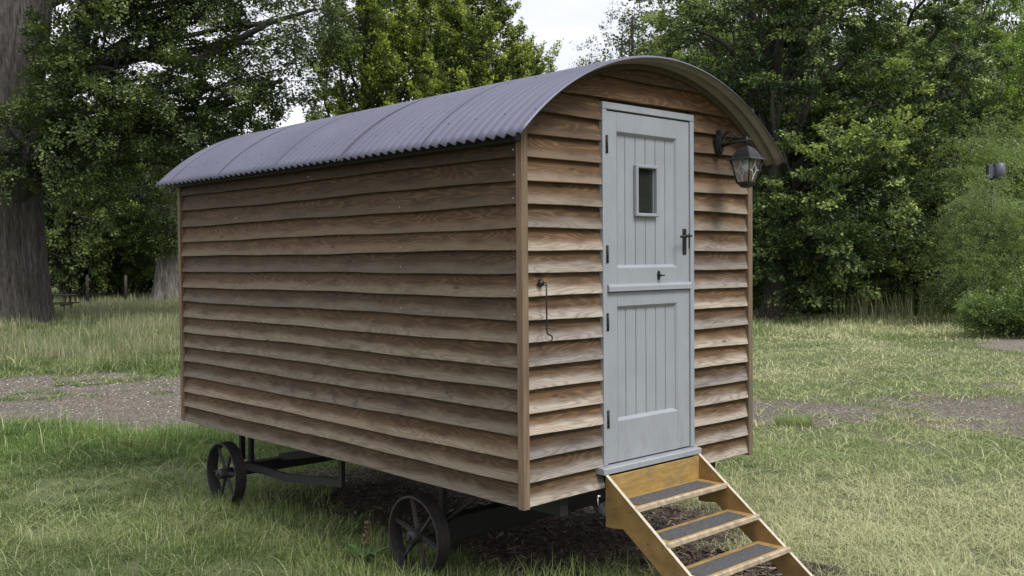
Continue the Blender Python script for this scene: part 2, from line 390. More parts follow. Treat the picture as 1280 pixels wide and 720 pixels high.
# ------------------------------------------------------------------ ground zones
def track_s(x, y): return .78*x + .62*y
def track_t(x, y): return .62*x - .78*y
def m_track(x, y):
    s = track_s(x, y) + (fbm(x, y, .55, 3)-.5)*2.6; 
    t = track_t(x, y); right = sstep(-2.5, 1.0, t); base = sstep(5.0+.9*right, 5.8+.9*right, s)*(1-sstep(9.9, 10.9, s))
    pt = fbm(x, y, .55, 55)*.50+fbm(x, y, 2.4, 56)*.27+fbm(x, y, 8., 57, 2)*.23 + .13*sstep(5.5, 6.5, s)*(1-sstep(7.4, 8.6, s)) + .05*sstep(3, 7, t)
    bare = sstep(.47, .62, pt); bl = 1-sstep(.54, .60, fbm(x, y*1., .8, 58)*.6+fbm(x, y, 3.5, 59)*.4)*.9
    return base*((1-right)*bl+right*bare)
def m_soil(x, y):
    j = (fbm(x, y, 1.7, 9)-.5)*.9; xx = x+j; yy = y+j
    a = sstep(.45, .8, xx)*(1-sstep(2.2, 2.7, xx))*sstep(.1, .5, yy)*(1-sstep(3.5, 4.0, yy))
    b = sstep(.8, 1.1, xx)*(1-sstep(1.75, 2.05, xx))*sstep(-1.0, -.6, yy)*(1-sstep(.6, 1., yy))
    return np.maximum(a, b)
def m_path2(x, y):
    d = np.hypot((x-20.6)/3.3, (y-3.9)/1.5) + (fbm(x, y, .8, 31)-.5)*.5; return 1-sstep(.75, 1.05, d)

# ground sheet
def graded(lo, hi, n):
    t = np.linspace(-1, 1, n); return np.sinh(t*3.2)/math.sinh(3.2)*(hi-lo)/2 + (hi+lo)/2
gx = graded(-595, 605, 81); gy = graded(-590, 610, 81)
X, Y = np.meshgrid(gx, gy); V = np.stack([X.ravel(), Y.ravel(), np.full(X.size, GZ)], 1)
ii = (np.arange(80)[:, None]*81 + np.arange(80)[None, :]).ravel()
F = np.stack([ii, ii+1, ii+82, ii+81], 1)
def ground_mat():
    m, N, L, b = mat('turf_soil')
    geo = N.new('ShaderNodeNewGeometry'); P = geo.outputs['Position']
    n1 = noise(N, L, P, .5, 5, .6); n2 = noise(N, L, P, 9, 6, .7)
    c = ramp(N, L, n2, [(.3, (.045, .06, .022)), (.7, (.12, .14, .055))])
    c = mixc(N, L, math_(N, L, 'MULTIPLY', math_(N, L, 'SUBTRACT', n1, .45, clamp=True), 2, clamp=True), c, (.15, .14, .075))
    L.new(c, b.inputs['Base Color']); b.inputs['Roughness'].default_value = .95; bump(N, L, b, n2, .6, .04)
    return m
tag(link('ground', npmesh('ground', V, np.full(len(F), 4), F.ravel()), ground_mat()), 'wide flat field of grass running back to the trees', 'ground', kind='structure')

def draped(name, mask, x0, x1, y0, y1, step, z, m, label, cat, thr=.2):
    xs = np.arange(x0, x1, step); ys = np.arange(y0, y1, step); X, Y = np.meshgrid(xs, ys)
    mk = mask(X, Y); n = len(xs); r, c = np.nonzero((mk[:-1, :-1] > thr) | (mk[1:, 1:] > thr))
    i = r*n+c; F = np.stack([i, i+1, i+n+1, i+n], 1); used, inv = np.unique(F, return_inverse=True)
    V = np.stack([X.ravel()[used], Y.ravel()[used], np.full(len(used), z)], 1)
    o = link(name, npmesh(name, V, np.full(len(F), 4), inv.ravel()), m); tag(o, label, cat, kind='structure'); return o
def grit(name, c0, c1, c2, scale):
    m, N, L, b = mat(name); geo = N.new('ShaderNodeNewGeometry'); P = geo.outputs['Position']
    vo = N.new('ShaderNodeTexVoronoi'); vo.inputs['Scale'].default_value = scale; L.new(P, vo.inputs['Vector'])
    sp = N.new('ShaderNodeSeparateColor'); L.new(vo.outputs['Color'], sp.inputs[0])
    n2 = noise(N, L, P, 1.3, 5, .65)
    c = ramp(N, L, sp.outputs[0], [(0, c0), (.6, c1), (1, c2)]); c = mixc(N, L, math_(N, L, 'MULTIPLY', n2, .6), c, c0)
    L.new(c, b.inputs['Base Color']); b.inputs['Roughness'].default_value = .9
    bump(N, L, b, vo.outputs['Distance'], .8, .02); return m
draped('gravel_track', m_track, -24, 24, -14, 30, .1, GZ+.004, grit('gravel', (.060, .048, .035), (.145, .125, .10), (.27, .25, .22), 38), 'stony gravel track crossing the grass behind the hut', 'track')
draped('bare_soil', m_soil, .0, 3.2, -1.8, 4.8, .06, GZ+.005, grit('mulch_soil', (.03, .022, .017), (.075, .056, .044), (.14, .11, .09), 60), 'dark bare earth and dead mulch under the hut floor', 'soil')
draped('dirt_path', m_path2, 14, 27, -1, 9, .12, GZ+.006, grit('trodden_dirt', (.11, .09, .075), (.20, .17, .15), (.30, .27, .25), 30), 'brown trodden dirt path beside the low bush', 'path')

# ------------------------------------------------------------------ the hut
W, LN = 2.0707, 4.0187
RC, RR, XC = .764, 1.634, 1.052                      # roof circle centre height and radius (x centre W/2)
PITCHB = .12
hut = tag(empty('shepherds_hut', (0, 0, GZ)), 'timber shepherd hut with curved lavender grey corrugated roof and pale grey stable door', 'hut')
def H(mb, name, m, parent=None):
    """build in world coordinates, parent under the hut (or a hut part) keeping place"""
    o = mb.build(name, m); o.parent = parent or hut
    if parent is None: o.location = (0, 0, -GZ)
    return o

def arc_z(x, r=RR-.02): return RC + math.sqrt(max(r*r-(x-XC)**2, 0))
def cladding(mb, u0, u1, k0, k1, P, seed, clip=None, screws=(), zmax=None, skip=0):
    """P(u, out, z) -> xyz. boards k0..k1-1"""
    rr = random.Random(seed)
    for k in range(k0, k1):
        z0 = k*PITCHB + rr.uniform(-.0035, .0035) if k else 0.0
        n = max(3, int((u1-u0)/.09)); rnd = rr.random(); off = rr.uniform(0, 40); t_ = .045 + rr.uniform(-.003, .003)
        ph = [rr.uniform(0, 6.28) for _ in range(4)]
        tilt = rr.uniform(-.003, .003)
        cols = []
        for i in range(n+1):
            u = u0+(u1-u0)*i/n
            dz = .0035*math.sin(u*2.3+ph[0]) + .0016*math.sin(u*7.1+ph[1]) + tilt*((u-u0)/(u1-u0)-.5); do = .0012*math.sin(u*3.7+ph[2])
            zb = z0+dz; top = k*PITCHB+.142
            if clip: top = min(top, clip(u))
            if zmax: top = min(top, zmax)
            if top - zb < .004: cols.append(None); continue
            fr = (top-zb)/.142; ot = t_-(t_-.012)*fr
            ang = [(t_-.003+do, zb), (t_+do, zb+.003), (ot+do*.5, top), (ot-.012, top), (t_-.021, zb)]
            cols.append([(P(u, o, z), (u+off, z-zb)) for o, z in ang])
        for a, b in zip(cols, cols[1:]):
            if a is None or b is None: continue
            for j in range(5):
                j2 = (j+1) % 5; mb.face([a[j][0], b[j][0], b[j2][0], a[j2][0]], [a[j][1], b[j][1], b[j2][1], a[j2][1]], rnd)
        good = [c for c in cols if c]
        if good:
            for c in (good[0], good[-1]): mb.face([p[0] for p in c], [p[1] for p in c], rnd)
        for su in screws:
            zz = z0+.034
            if not (u0 < su < u1) or (clip and zz+.02 > clip(su)) or (zmax and zz > zmax): continue
            if skip and rr.random() < skip: continue
            su2 = su+rr.uniform(-.004, .004); zz += rr.uniform(-.006, .006)
            o_ = t_-.0085
            c = [P(su2+.0028*math.cos(a), o_+.002, zz+.0028*math.sin(a)) for a in [q*math.pi/3 for q in range(6)]]
            mb.face(c, None, .5, 1)
            cc = P(su2, o_-.004, zz)
            for q in range(6): mb.face([c[q], c[(q+1) % 6], cc], None, .5, 1)

INS = .052
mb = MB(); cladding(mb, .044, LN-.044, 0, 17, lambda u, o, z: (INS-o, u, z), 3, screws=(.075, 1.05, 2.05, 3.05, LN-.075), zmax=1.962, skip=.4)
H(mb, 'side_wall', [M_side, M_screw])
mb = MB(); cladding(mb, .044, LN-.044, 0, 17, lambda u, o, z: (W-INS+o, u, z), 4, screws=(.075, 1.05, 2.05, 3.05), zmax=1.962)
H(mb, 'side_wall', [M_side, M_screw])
DX0, DX1, DZ0, DZ1 = .621, 1.448, .10, 2.150
mb = MB(); FP = lambda u, o, z: (u, INS-o, z)
cl = lambda u: arc_z(u)-.005
cladding(mb, .044, DX0+.006, 0, 18, FP, 5, clip=cl, screws=(.066, DX0-.02))
cladding(mb, DX1-.006, W-.044, 0, 18, FP, 6, clip=cl, screws=(DX1+.02, W-.066))
cladding(mb, .044, W-.044, 18, 21, FP, 17, clip=cl, screws=(.55, .85, 1.3, 1.62))
# filler of the boards below the sill
H(mb, 'front_wall', [M_front, M_screw])
mb = MB(); cladding(mb, .044, W-.044, 0, 21, lambda u, o, z: (u, LN-INS+o, z), 8, clip=cl, screws=(.066, .7, 1.35, W-.066))
H(mb, 'back_wall', [M_side, M_screw])
for (x, y) in ((0, 0), (W-.045, 0), (0, LN-.045), (W-.045, LN-.045)):
    mb = MB(); mb.box(x, x+.045, y, y+.045, -.012 if y == 0 else 0, 1.965, .003); H(mb, 'corner_post', M_post)
# lining behind the boards (closed box with the door opening)
mb = MB(); i0 = INS+.006; i1 = INS+.034
mb.box(i0, i1, i0, LN-i0, .01, 1.96); mb.box(W-i1, W-i0, i0, LN-i0, .01, 1.96)
def gable(mb, y0, y1, x0, x1, zb, n=14):
    poly = [(x0, zb)] + [(x1, zb)] + [(x1+(x0-x1)*i/n, arc_z(min(max(x1+(x0-x1)*i/n, 0), W))-.02) for i in range(n+1)]
    mb.prism(poly, y0, y1, 'y')
gable(mb, LN-i1, LN-i0, i1, W-i1, .01)
gable(mb, i0, i1, .30, 1.86, DZ1)
mb.prism([(i1, .01), (DX0, .01), (DX0, DZ1-.001)]+[(u_, min(DZ1-.001, arc_z(u_)-.02)) for u_ in np.linspace(.5, i1, 8)], i0, i1, 'y')
mb.prism([(W-i1, .01), (DX1, .01), (DX1, DZ1-.001)]+[(u_, min(DZ1-.001, arc_z(u_)-.02)) for u_ in np.linspace(1.6, W-i1, 8)], i0, i1, 'y')
H(mb, 'wall_lining', M_dark)
mb = MB(); mb.box(.05, W-.05, .05, LN-.05, -.012, .009); H(mb, 'floor', M_dark)

# roof: corrugations run over the arch, repeat along the hut
def roof():
    per = .076; y0, y1 = -.14, LN+.10; hs = 1.187; th = math.asin(hs/RR); na = 44
    ny = int((y1-y0)/per*8); ys = np.linspace(y0, y1, ny+1); ts = np.linspace(-th, th, na+1)
    cor = .0125*np.sin(2*np.pi*(ys-y0)/per)
    sheets = (ys-y0)/.8; cor = cor + .002*(1-(sheets % 1))        # each sheet laps over the next
    def layer(off, flip):
        r = RR+off+cor[None, :]; x = XC+r*np.sin(ts)[:, None]; z = RC+r*np.cos(ts)[:, None]
        # sheet ends wander a little
        Y_ = np.broadcast_to(ys[None, :], x.shape)
        return np.stack([x, Y_, z], 2).reshape(-1, 3)
    n = ny+1; a = layer(0, 0); b = layer(-.003, 1); V = np.concatenate([a, b]); off = len(a)
    r, c = np.meshgrid(np.arange(na), np.arange(ny), indexing='ij'); i = (r*n+c).ravel()
    F1 = np.stack([i, i+1, i+n+1, i+n], 1); F2 = np.stack([i, i+n, i+n+1, i+1], 1)+off
    e = []
    k = np.arange(ny); e.append(np.stack([k, k+off, k+off+1, k+1], 1)); kk = k+na*n; e.append(np.stack([kk, kk+1, kk+off+1, kk+off], 1))
    q = np.arange(na)*n; e.append(np.stack([q, q+n, q+n+off, q+off], 1)); q2 = q+ny; e.append(np.stack([q2, q2+off, q2+n+off, q2+n], 1))
    sv_ = []; sf_ = []; su_ = []; base_n = len(V)
    for t in (-.70, -.38, 0, .38, .70):
        for j in range(0, 54, 3):
            yy = y0+per*(j+.25); q0 = base_n+len(sv_)
            for rr_, w_ in ((RR+.010, .006), (RR+.017, .0045)):
                for (da, dy) in ((-1, -1), (1, -1), (1, 1), (-1, 1)): tt = t+da*w_/RR; sv_.append((XC+rr_*math.sin(tt), yy+dy*w_, RC+rr_*math.cos(tt)))
            for f_ in ((4, 5, 6, 7), (0, 1, 5, 4), (1, 2, 6, 5), (2, 3, 7, 6), (3, 0, 4, 7)): sf_.append([q0+i_ for i_ in f_])
    V = np.concatenate([V, np.array(sv_)]); e.append(np.array(sf_))
    F = np.concatenate([F1, F2]+e); me = npmesh('roof', V, np.full(len(F), 4), F.ravel(), smooth=True)
    mi = np.zeros(len(F), np.int32); mi[len(F1):len(F1)*2] = 1; me.polygons.foreach_set('material_index', mi)
    uv = me.uv_layers.new(name='UVMap'); arcl = np.repeat(ts*RR, n); U = np.concatenate([arcl, arcl, np.zeros(len(sv_))]); Vv = np.concatenate([np.tile(ys, (na+1)*2), np.zeros(len(sv_))])
    lp = F.ravel(); uv.data.foreach_set('uv', np.stack([U[lp], Vv[lp]], 1).astype(np.float32).ravel())
    o = link('roof', me, [M_roof, M_under]); o.parent = hut; o.location = (0, 0, -GZ)
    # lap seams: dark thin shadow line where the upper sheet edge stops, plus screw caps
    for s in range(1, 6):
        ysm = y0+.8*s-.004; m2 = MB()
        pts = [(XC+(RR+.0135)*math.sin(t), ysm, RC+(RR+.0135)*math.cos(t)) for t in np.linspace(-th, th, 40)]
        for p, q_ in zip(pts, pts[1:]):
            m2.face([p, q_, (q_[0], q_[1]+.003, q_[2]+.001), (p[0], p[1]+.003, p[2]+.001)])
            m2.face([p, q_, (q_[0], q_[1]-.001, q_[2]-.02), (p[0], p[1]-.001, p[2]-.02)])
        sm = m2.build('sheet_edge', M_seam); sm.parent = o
    return o
roof_o = roof()
# curved roof batten on the gables and eaves boards under the sheet
for (ya, yb) in ((.0, .038), (LN-.038, LN)):
    mb = MB(); th = math.asin(1.05/RR); n = 30
    for i in range(n):
        t0, t1 = -th+2*th*i/n, -th+2*th*(i+1)/n
        q = [(XC+r*math.sin(t), RC+r*math.cos(t)) for r, t in ((RR-.012, t0), (RR-.012, t1), (RR-.042, t1), (RR-.042, t0))]
        mb.prism(q, ya, yb, 'y')
    H(mb, 'gable_batten', M_dark)
for s in (0, 1):
    x = -.046 if s == 0 else W+.006
    mb = MB(); mb.box(x, x+.04, -.002, LN+.002, 1.872, 1.908, .003); H(mb, 'eaves_batten', M_chass)

# door frame, sill, leaves
YF = .004
mb = MB()
mb.box(DX0, .654, YF, .06, .126, 2.100, .002); mb.box(1.411, DX1, YF, .06, .126, 2.100, .002); mb.box(DX0, DX1, YF-.001, .06, 2.102, 2.140, .002)
H(mb, 'door_frame', M_paint)
mb = MB(); mb.prism([(-.036, .088), (-.036, .115), (-.028, .121), (.06, .126), (.06, .088)], .574, 1.462, 'x'); H(mb, 'door_sill', M_paint)
def leaf(z0, z1, pz0, pz1, px0=.748, px1=1.290):
    x0, x1 = .658, 1.4075; y0, y1 = .012, .052
    mb = MB()
    mb.box(x0, px0, y0, y1, z0, z1, .0025); mb.box(px1, x1, y0, y1, z0, z1, .0025)
    mb.box(px0, px1, y0, y1, pz1, z1, .0015); mb.box(px0, px1, y0, y1, z0, pz0, .0015)
    # bevelled moulding round the panel
    m_ = .016; d = y0+.001; e = y0+.020
    A = [(px0, pz0), (px1, pz0), (px1, pz1), (px0, pz1)]; B = [(px0+m_, pz0+m_), (px1-m_, pz0+m_), (px1-m_, pz1-m_), (px0+m_, pz1-m_)]
    Am = [(a[0]+(b[0]-a[0])*.45, a[1]+(b[1]-a[1])*.45) for a, b in zip(A, B)]
    for i in range(4):
        j = (i+1) % 4
        mb.face([(A[i][0], d, A[i][1]), (A[j][0], d, A[j][1]), (Am[j][0], d+.007, Am[j][1]), (Am[i][0], d+.007, Am[i][1])])
        mb.face([(Am[i][0], d+.007, Am[i][1]), (Am[j][0], d+.007, Am[j][1]), (Am[j][0], d+.011, Am[j][1]), (Am[i][0], d+.011, Am[i][1])])
        mb.face([(Am[i][0], d+.011, Am[i][1]), (Am[j][0], d+.011, Am[j][1]), (B[j][0], e, B[j][1]), (B[i][0], e, B[i][1])])
    return mb, (px0, px1, pz0, pz1, e)
def tongue_boards(mb, x0, x1, z0, z1, y, hole=None, n=6):
    w_ = (x1-x0)/n; g = .0048
    for i in range(n):
        a, b = x0+i*w_, x0+(i+1)*w_
        segs = [(a, b, z0, z1)]
        if hole and a < hole[1] and b > hole[0]:
            segs = [(a, b, z0, hole[2]), (a, b, hole[3], z1)]
            if a < hole[0]: segs.append((a, hole[0], hole[2], hole[3]))
            if b > hole[1]: segs.append((hole[1], b, hole[2], hole[3]))
        for (p, q, r_, s_) in segs:
            ga = g if p == a else 0; gb = g if q == b else 0
            mb.face([(p+ga, y, r_), (q-gb, y, r_), (q-gb, y, s_), (p+ga, y, s_)])
            mb.face([(p, y+.0105, r_), (p+ga, y, r_), (p+ga, y, s_), (p, y+.0105, s_)])
            mb.face([(q-gb, y, r_), (q, y+.0105, r_), (q, y+.0105, s_), (q-gb, y, s_)])
            mb.face([(p, y+.012, r_), (q, y+.012, r_), (q, y+.012, s_), (p, y+.012, s_)])
            mb.face([(p, y+.012, r_), (q, y+.012, r_), (q, y, r_), (p, y, r_)]); mb.face([(p, y+.012, s_), (q, y+.012, s_), (q, y, s_), (p, y, s_)])
HOLE = (.932, 1.096, 1.536, 1.794)
mb, pn = leaf(1.092, 2.094, 1.224, 1.985); tongue_boards(mb, pn[0], pn[1], pn[2], pn[3], pn[4], HOLE)
upper = H(mb, 'upper_door', M_paint)
mb, pn = leaf(.132, 1.088, .362, 1.008); tongue_boards(mb, pn[0], pn[1], pn[2], pn[3], pn[4])
lower = H(mb, 'lower_door', M_paint)
mb = MB(); mb.prism([(-.009, 1.093), (-.009, 1.118), (-.003, 1.129), (.0115, 1.133), (.0115, 1.093)], .657, 1.4075, 'x'); H(mb, 'drip_rail', M_paint, upper)
mb = MB()   # bolection frame round the little window
wx0, wx1, wz0, wz1 = .913, 1.115, 1.517, 1.813
for (a, b, c, d) in ((wx0, HOLE[0], wz0, wz1), (HOLE[1], wx1, wz0, wz1), (HOLE[0], HOLE[1], HOLE[3], wz1), (HOLE[0], HOLE[1], wz0, HOLE[2])):
    mb.box(a, b, .006, .031, c, d, .004); 
mb.box(HOLE[0], HOLE[0]+.006, .031, .05, HOLE[2], HOLE[3]); mb.box(HOLE[1]-.006, HOLE[1], .031, .05, HOLE[2], HOLE[3])
H(mb, 'window_frame', M_paint, upper)
mb = MB(); mb.box(HOLE[0]+.001, HOLE[1]-.001, .036, .040, HOLE[2]+.001, HOLE[3]-.001); H(mb, 'window_pane', M_glass, upper)
mb = MB(); mb.box(1.341, 1.376, .006, .0115, 1.298, 1.452, .002); mb.tube([(1.359, .006, 1.408), (1.359, -.038, 1.408)], .008)
mb.tube([(1.362, -.038, 1.408), (1.33, -.042, 1.410), (1.29, -.040, 1.405), (1.270, -.030, 1.402)], [.0075, .0065, .006, .008]); mb.tube([(1.359, .006, 1.408), (1.359, -.004, 1.408)], .012)
mb.tube([(1.359, .0065, 1.345), (1.359, .004, 1.345)], .005, mi=0)
H(mb, 'door_handle', M_black, upper)
mb = MB(); mb.box(1.401, 1.405, .004, .0115, 1.335, 1.425, .001); H(mb, 'lock_keep', M_black, upper)
mb = MB()
ring_ = [(1.112+.0135*math.cos(a), 1.176+.028*math.sin(a)) for a in np.linspace(0, 2*math.pi, 20, endpoint=False)]
mb.prism(ring_, .007, .0115, 'y'); mb.tube([(1.112, .008, 1.176), (1.112, -.014, 1.176)], .006); mb.box(1.100, 1.136, -.018, -.013, 1.172, 1.180, .001)
H(mb, 'escutcheon', M_black, upper)
for z, p in ((1.907, upper), (1.30, upper), (.924, lower), (.383, lower)):
    mb = MB(); mb.tube([(.6555, .001, z-.05), (.6555, .001, z+.05)], .0055, 8); mb.box(.644, .656, .0015, .0035, z-.05, z+.05)
    for q in (-.03, 0, .03): mb.box(.6460, .6485, .0005, .002, z+q-.0015, z+q+.0015, 0, 1)
    H(mb, 'hinge', [M_black, M_screw], p)
# cabin hook that holds the door open
mb = MB(); mb.tube([(.137, .008, 1.152), (.137, -.004, 1.152), (.137, -.014, 1.152)], [.021, .017, .007], 14)
ey = [(.137, -.014, 1.152), (.137, -.024, 1.156), (.139, -.034, 1.152), (.139, -.030, 1.142), (.137, -.020, 1.142)]
mb.tube(ey, .003, 6)
mb.tube([(.139, -.034, 1.150), (.143, -.030, 1.05), (.150, -.024, .905), (.152, -.024, .894), (.160, -.026, .885), (.172, -.028, .882), (.181, -.030, .874), (.182, -.032, .862), (.174, -.034, .853), (.158, -.036, .850), (.128, -.038, .849)], .0042, 8)
H(mb, 'cabin_hook', M_black)

# running gear
def wheel(cx, cy, cz, side, rot):
    r, hw = .245, .045; prof = [(r, -hw), (r, hw), (r-.014, hw), (r-.018, .012), (r-.018, -.012), (r-.014, -hw)]
    mb = MB(); n = 48; v = []; f = []
    for i in range(n):
        a = 2*math.pi*i/n
        for (q, x) in prof: v.append((cx+x, cy+q*math.cos(a), cz+q*math.sin(a)))
    for i in range(n):
        for j in range(6):
            j2 = (j+1) % 6; i2 = (i+1) % n; f.append((i*6+j, i2*6+j, i2*6+j2, i*6+j2))
    mb.raw(v, f); w_ = H(mb, 'wheel', M_wheel)
    mb = MB(); mb.tube([(cx-.055*side, cy, cz), (cx-.05*side, cy, cz), (cx+.05*side, cy, cz), (cx+.066*side, cy, cz), (cx+.068*side, cy, cz)], [.036, .042, .042, .034, .018], 16); mb.tube([(cx+.066*side, cy, cz), (cx+.085*side, cy, cz)], .014, 10)
    H(mb, 'hub', M_wheel, w_)
    for k in range(6):
        a = rot+k*math.pi/3; ca, sa = math.cos(a), math.sin(a)
        mb = MB(); nn = 2
        v = []
        for q, hw_, ht in ((.03, .011, .017), (.12, .0085, .013), (r-.016, .009, .015)):
            for (dx, dt) in ((-hw_, -ht), (hw_, -ht*.5), (hw_, ht*.5), (-hw_, ht)): v.append((cx+dx*side, cy+q*ca-dt*sa, cz+q*sa+dt*ca))
        f = [(0, 1, 2, 3), (11, 10, 9, 8)]
        for i in range(2):
            for j in range(4): f.append((i*4+j, i*4+(j+1) % 4, (i+1)*4+(j+1) % 4, (i+1)*4+j))
        mb.raw(v, f); H(mb, 'spoke', M_wheel, w_)
YA, YB, ZW = 1.07, 3.53, -.378
wheel(.14, YA, ZW, -1, 1.28); wheel(W-.14, YA, ZW, 1, .3); wheel(.14, YB, ZW, -1, .98); wheel(W-.14, YB, ZW, 1, .1)
mb = MB(); mb.box(.24, W-.24, YA-.05, YA+.05, ZW-.075, ZW+.075, .004); mb.tube([(.09, YA, ZW), (W-.09, YA, ZW)], .02, 10); H(mb, 'axle', M_chass)
mb = MB(); mb.box(.24, W-.24, YB-.045, YB+.045, ZW-.03, ZW+.06, .004); mb.tube([(.09, YB, ZW), (W-.09, YB, ZW)], .02, 10); H(mb, 'axle', M_chass)
for x in (.36, W-.36):
    mb = MB(); mb.box(x-.03, x+.03, .06, LN-.06, -.115, -.0125, .003); H(mb, 'chassis_beam', M_chass)
for x in (.33, W-.33):                       # hangers between chassis and axles
    for yy, ya in ((YA, -.3), (YB-.05, -.32)):
        mb = MB(); mb.box(x-.018, x+.018, yy-.02, yy+.02, -.34, -.115, .002); H(mb, 'hanger', M_chass)
    mb = MB(); mb.box(x-.02, x+.02, YB+.08, YB+.115, -.31, -.02, .002); H(mb, 'hanger', M_chass)
    mb = MB(); mb.tube([(x, YA-.02, -.33), (x+.02, YA-.34, -.1)], .014, 8); H(mb, 'brace', M_chass)
    s = 1 if x < 1 else -1; xs = x-.07*s
    mb = MB()                                 # radius arm sweeping down from the rear axle
    P_ = [(YB, ZW+.05), (YB-.35, ZW+.06), (YB-.75, ZW+.06), (YB-1.15, ZW+.105), (YB-1.45, ZW+.135)]
    top = [(y, z+.035) for y, z in P_]; bot = [(y, z-.03) for y, z in P_][::-1]
    for (a, b, c, d) in zip(P_, P_[1:], P_, P_): mb.prism([(a[0], a[1]-.028), (a[0], a[1]+.028), (b[0], b[1]+.028), (b[0], b[1]-.028)], xs-.012, xs+.012, 'x')
    mb.box(xs-.016, xs+.016, YB-1.47, YB-1.43, ZW+.11, -.012)
    H(mb, 'radius_arm', M_chass)
for xa in (.60, W-.66): mb = MB(); mb.prism([(YB, ZW+.03), (YB, ZW+.09), (YB-1.25, -.02), (YB-1.35, -.02), (YB-1.35, -.08)], xa, xa+.06, 'x'); H(mb, 'draw_frame', M_chass)

# ------------------------------------------------------------------ steps
st = tag(empty('wooden_steps', (1.02, -.4, GZ)), 'short flight of ochre stained wooden steps with black grip pads below the grey door', 'steps')
def S(mb, name, m, parent=None):
    o = mb.build(name, m); o.parent = parent or st
    if parent is None: o.location = (-1.02, .4, -GZ)
    return o
for x in (.590, 1.432):
    mb = MB(); sl = .56/.74
    prof = [(-.040, .086), (-.905, .086-.865*sl-.0), (-.905-.02, GZ+.004), (-.755, GZ+.004), (-.165, -.185), (-.085, -.195), (-.040, -.195)]
    prof[1] = (-.93, .086-.89*sl)
    xa, xb = (x-.010, x+.012)
    mb.prism(prof, xa, xb, 'x')
    # pale cut top edge
    a, b = prof[0], prof[1]
    mb.face([(xa, a[0]-.001, a[1]+.0022), (xb, a[0]-.001, a[1]+.0022), (xb, b[0], b[1]+.0022), (xa, b[0], b[1]+.0022)], None, .5, 1)
    sx_ = xa if x < 1 else xb; sg = -1 if x < 1 else 1
    for (yy, zz) in ((-.20, -.083), (-.10, -.083), (-.42, -.231), (-.32, -.231), (-.63, -.378), (-.53, -.378), (-.042, .03), (-.042, -.04)):
        mb.prism([(yy-.014+.0045*math.cos(q), zz+.0045*math.sin(q)) for q in np.linspace(0, 6.28, 8, endpoint=False)], sx_-sg*.001, sx_+sg*.0008, 'x', 2)
    S(mb, 'stringer', [M_stringer, M_edge, M_black])
mb = MB(); mb.box(.603, 1.421, -.048, -.036, -.075, .078, .001); S(mb, 'riser_board', M_step)
for i, (yf, zt) in enumerate(((-.245, -.060), (-.462, -.208), (-.665, -.355))):
    mb = MB(); yb = yf+.205
    mb.box(.603, 1.421, yf+.022, yb, zt-.024, zt, .001, 0); 
    tr = S(mb, 'tread', [M_step])
    mb = MB(); mb.box(.592, 1.440, yf-.002, yf+.0215, zt-.030, zt+.003, .006); S(mb, 'nosing', M_nose, tr)
    mb = MB(); mb.box(.650, 1.355, yf+.034, yf+.165, zt+.0005, zt+.0035, .001); S(mb, 'grip_pad', M_grip, tr)
mb = MB(); mb.tube([(.56, .0, -.03), (.56, .0, -.06), (.565, .0, -.085)], .004, 8); mb.tube([(.55, -.006, -.03), (.574, -.006, -.03)], .007, 8); S(mb, 'fixing_bolt', M_screw)

# ------------------------------------------------------------------ lantern
LX, LY = 1.70, -.20
ln = tag(empty('wall_lantern', (1.70, 0, 1.90)), 'black carriage lantern with leaded glass on a scrolled bracket by the door', 'lantern')
def LT(mb, name, m, parent=None):
    o = mb.build(name, m); o.parent = parent or ln
    if parent is None: o.location = (-1.70, 0, -1.90)
    return o
mb = MB()
octo = [(1.70+a, 1.985+b) for a, b in ((-.014, .085), (.014, .085), (.016, .055), (.032, .045), (.036, 0), (.030, -.045), (.012, -.072), (-.012, -.072), (-.030, -.045), (-.036, 0), (-.032, .045), (-.016, .055))]
mb.prism(octo, -.012, .006, 'y'); mb.prism([(1.70+(a-1.70)*.72, 1.985+(b-1.985)*.8) for a, b in octo], -.022, -.012, 'y'); LT(mb, 'back_plate', M_black)
mb = MB(); mb.tube([(LX, -.02, 1.972), (LX, -.12, 1.985), (LX, LY-.035, 1.992)], [.013, .011, .007], 10)
mb.tube([(LX, LY, 1.955), (LX, LY, 2.012)], [.009, .008], 8)
sc_pts = []
for i in range(16):                              # scroll above the arm
    a = -2.2+i*.42; rr_ = .010+.0016*i; sc_pts.append((LX, -.062+rr_*math.cos(a), 2.018+rr_*math.sin(a)))
mb.tube(sc_pts, .0042, 6)
mb.tube([(LX, -.026, 2.010), (LX, -.035, 2.035), (LX, -.06, 2.057), (LX, -.088, 2.055), (LX, -.115, 2.030), (LX, -.145, 2.005), (LX, -.175, 2.005), (LX, -.198, 2.022), (LX, -.205, 2.040)], .0048, 8); mb.tube([(LX, -.205, 2.034), (LX, -.205, 2.046)], [.009, .007], 8)
LT(mb, 'bracket', M_black)
def sq(mb, levels, mi=0):
    v = []; f = []
    for h, z in levels: v += [(LX-h, LY-h, z), (LX+h, LY-h, z), (LX+h, LY+h, z), (LX-h, LY+h, z)]
    for i in range(len(levels)-1):
        for j in range(4): f.append((i*4+j, i*4+(j+1) % 4, (i+1)*4+(j+1) % 4, (i+1)*4+j))
    f.append((3, 2, 1, 0)); b = (len(levels)-1)*4; f.append((b, b+1, b+2, b+3)); mb.raw(v, f, mi=mi)
mb = MB(); sq(mb, [(.072, 1.868), (.086, 1.866), (.086, 1.872), (.066, 1.884), (.056, 1.906), (.040, 1.932), (.022, 1.948), (.008, 1.956), (.006, 1.964)]); LT(mb, 'cap', M_black)
mb = MB(); sq(mb, [(.012, 1.700), (.024, 1.704), (.034, 1.720), (.044, 1.728), (.044, 1.736)])
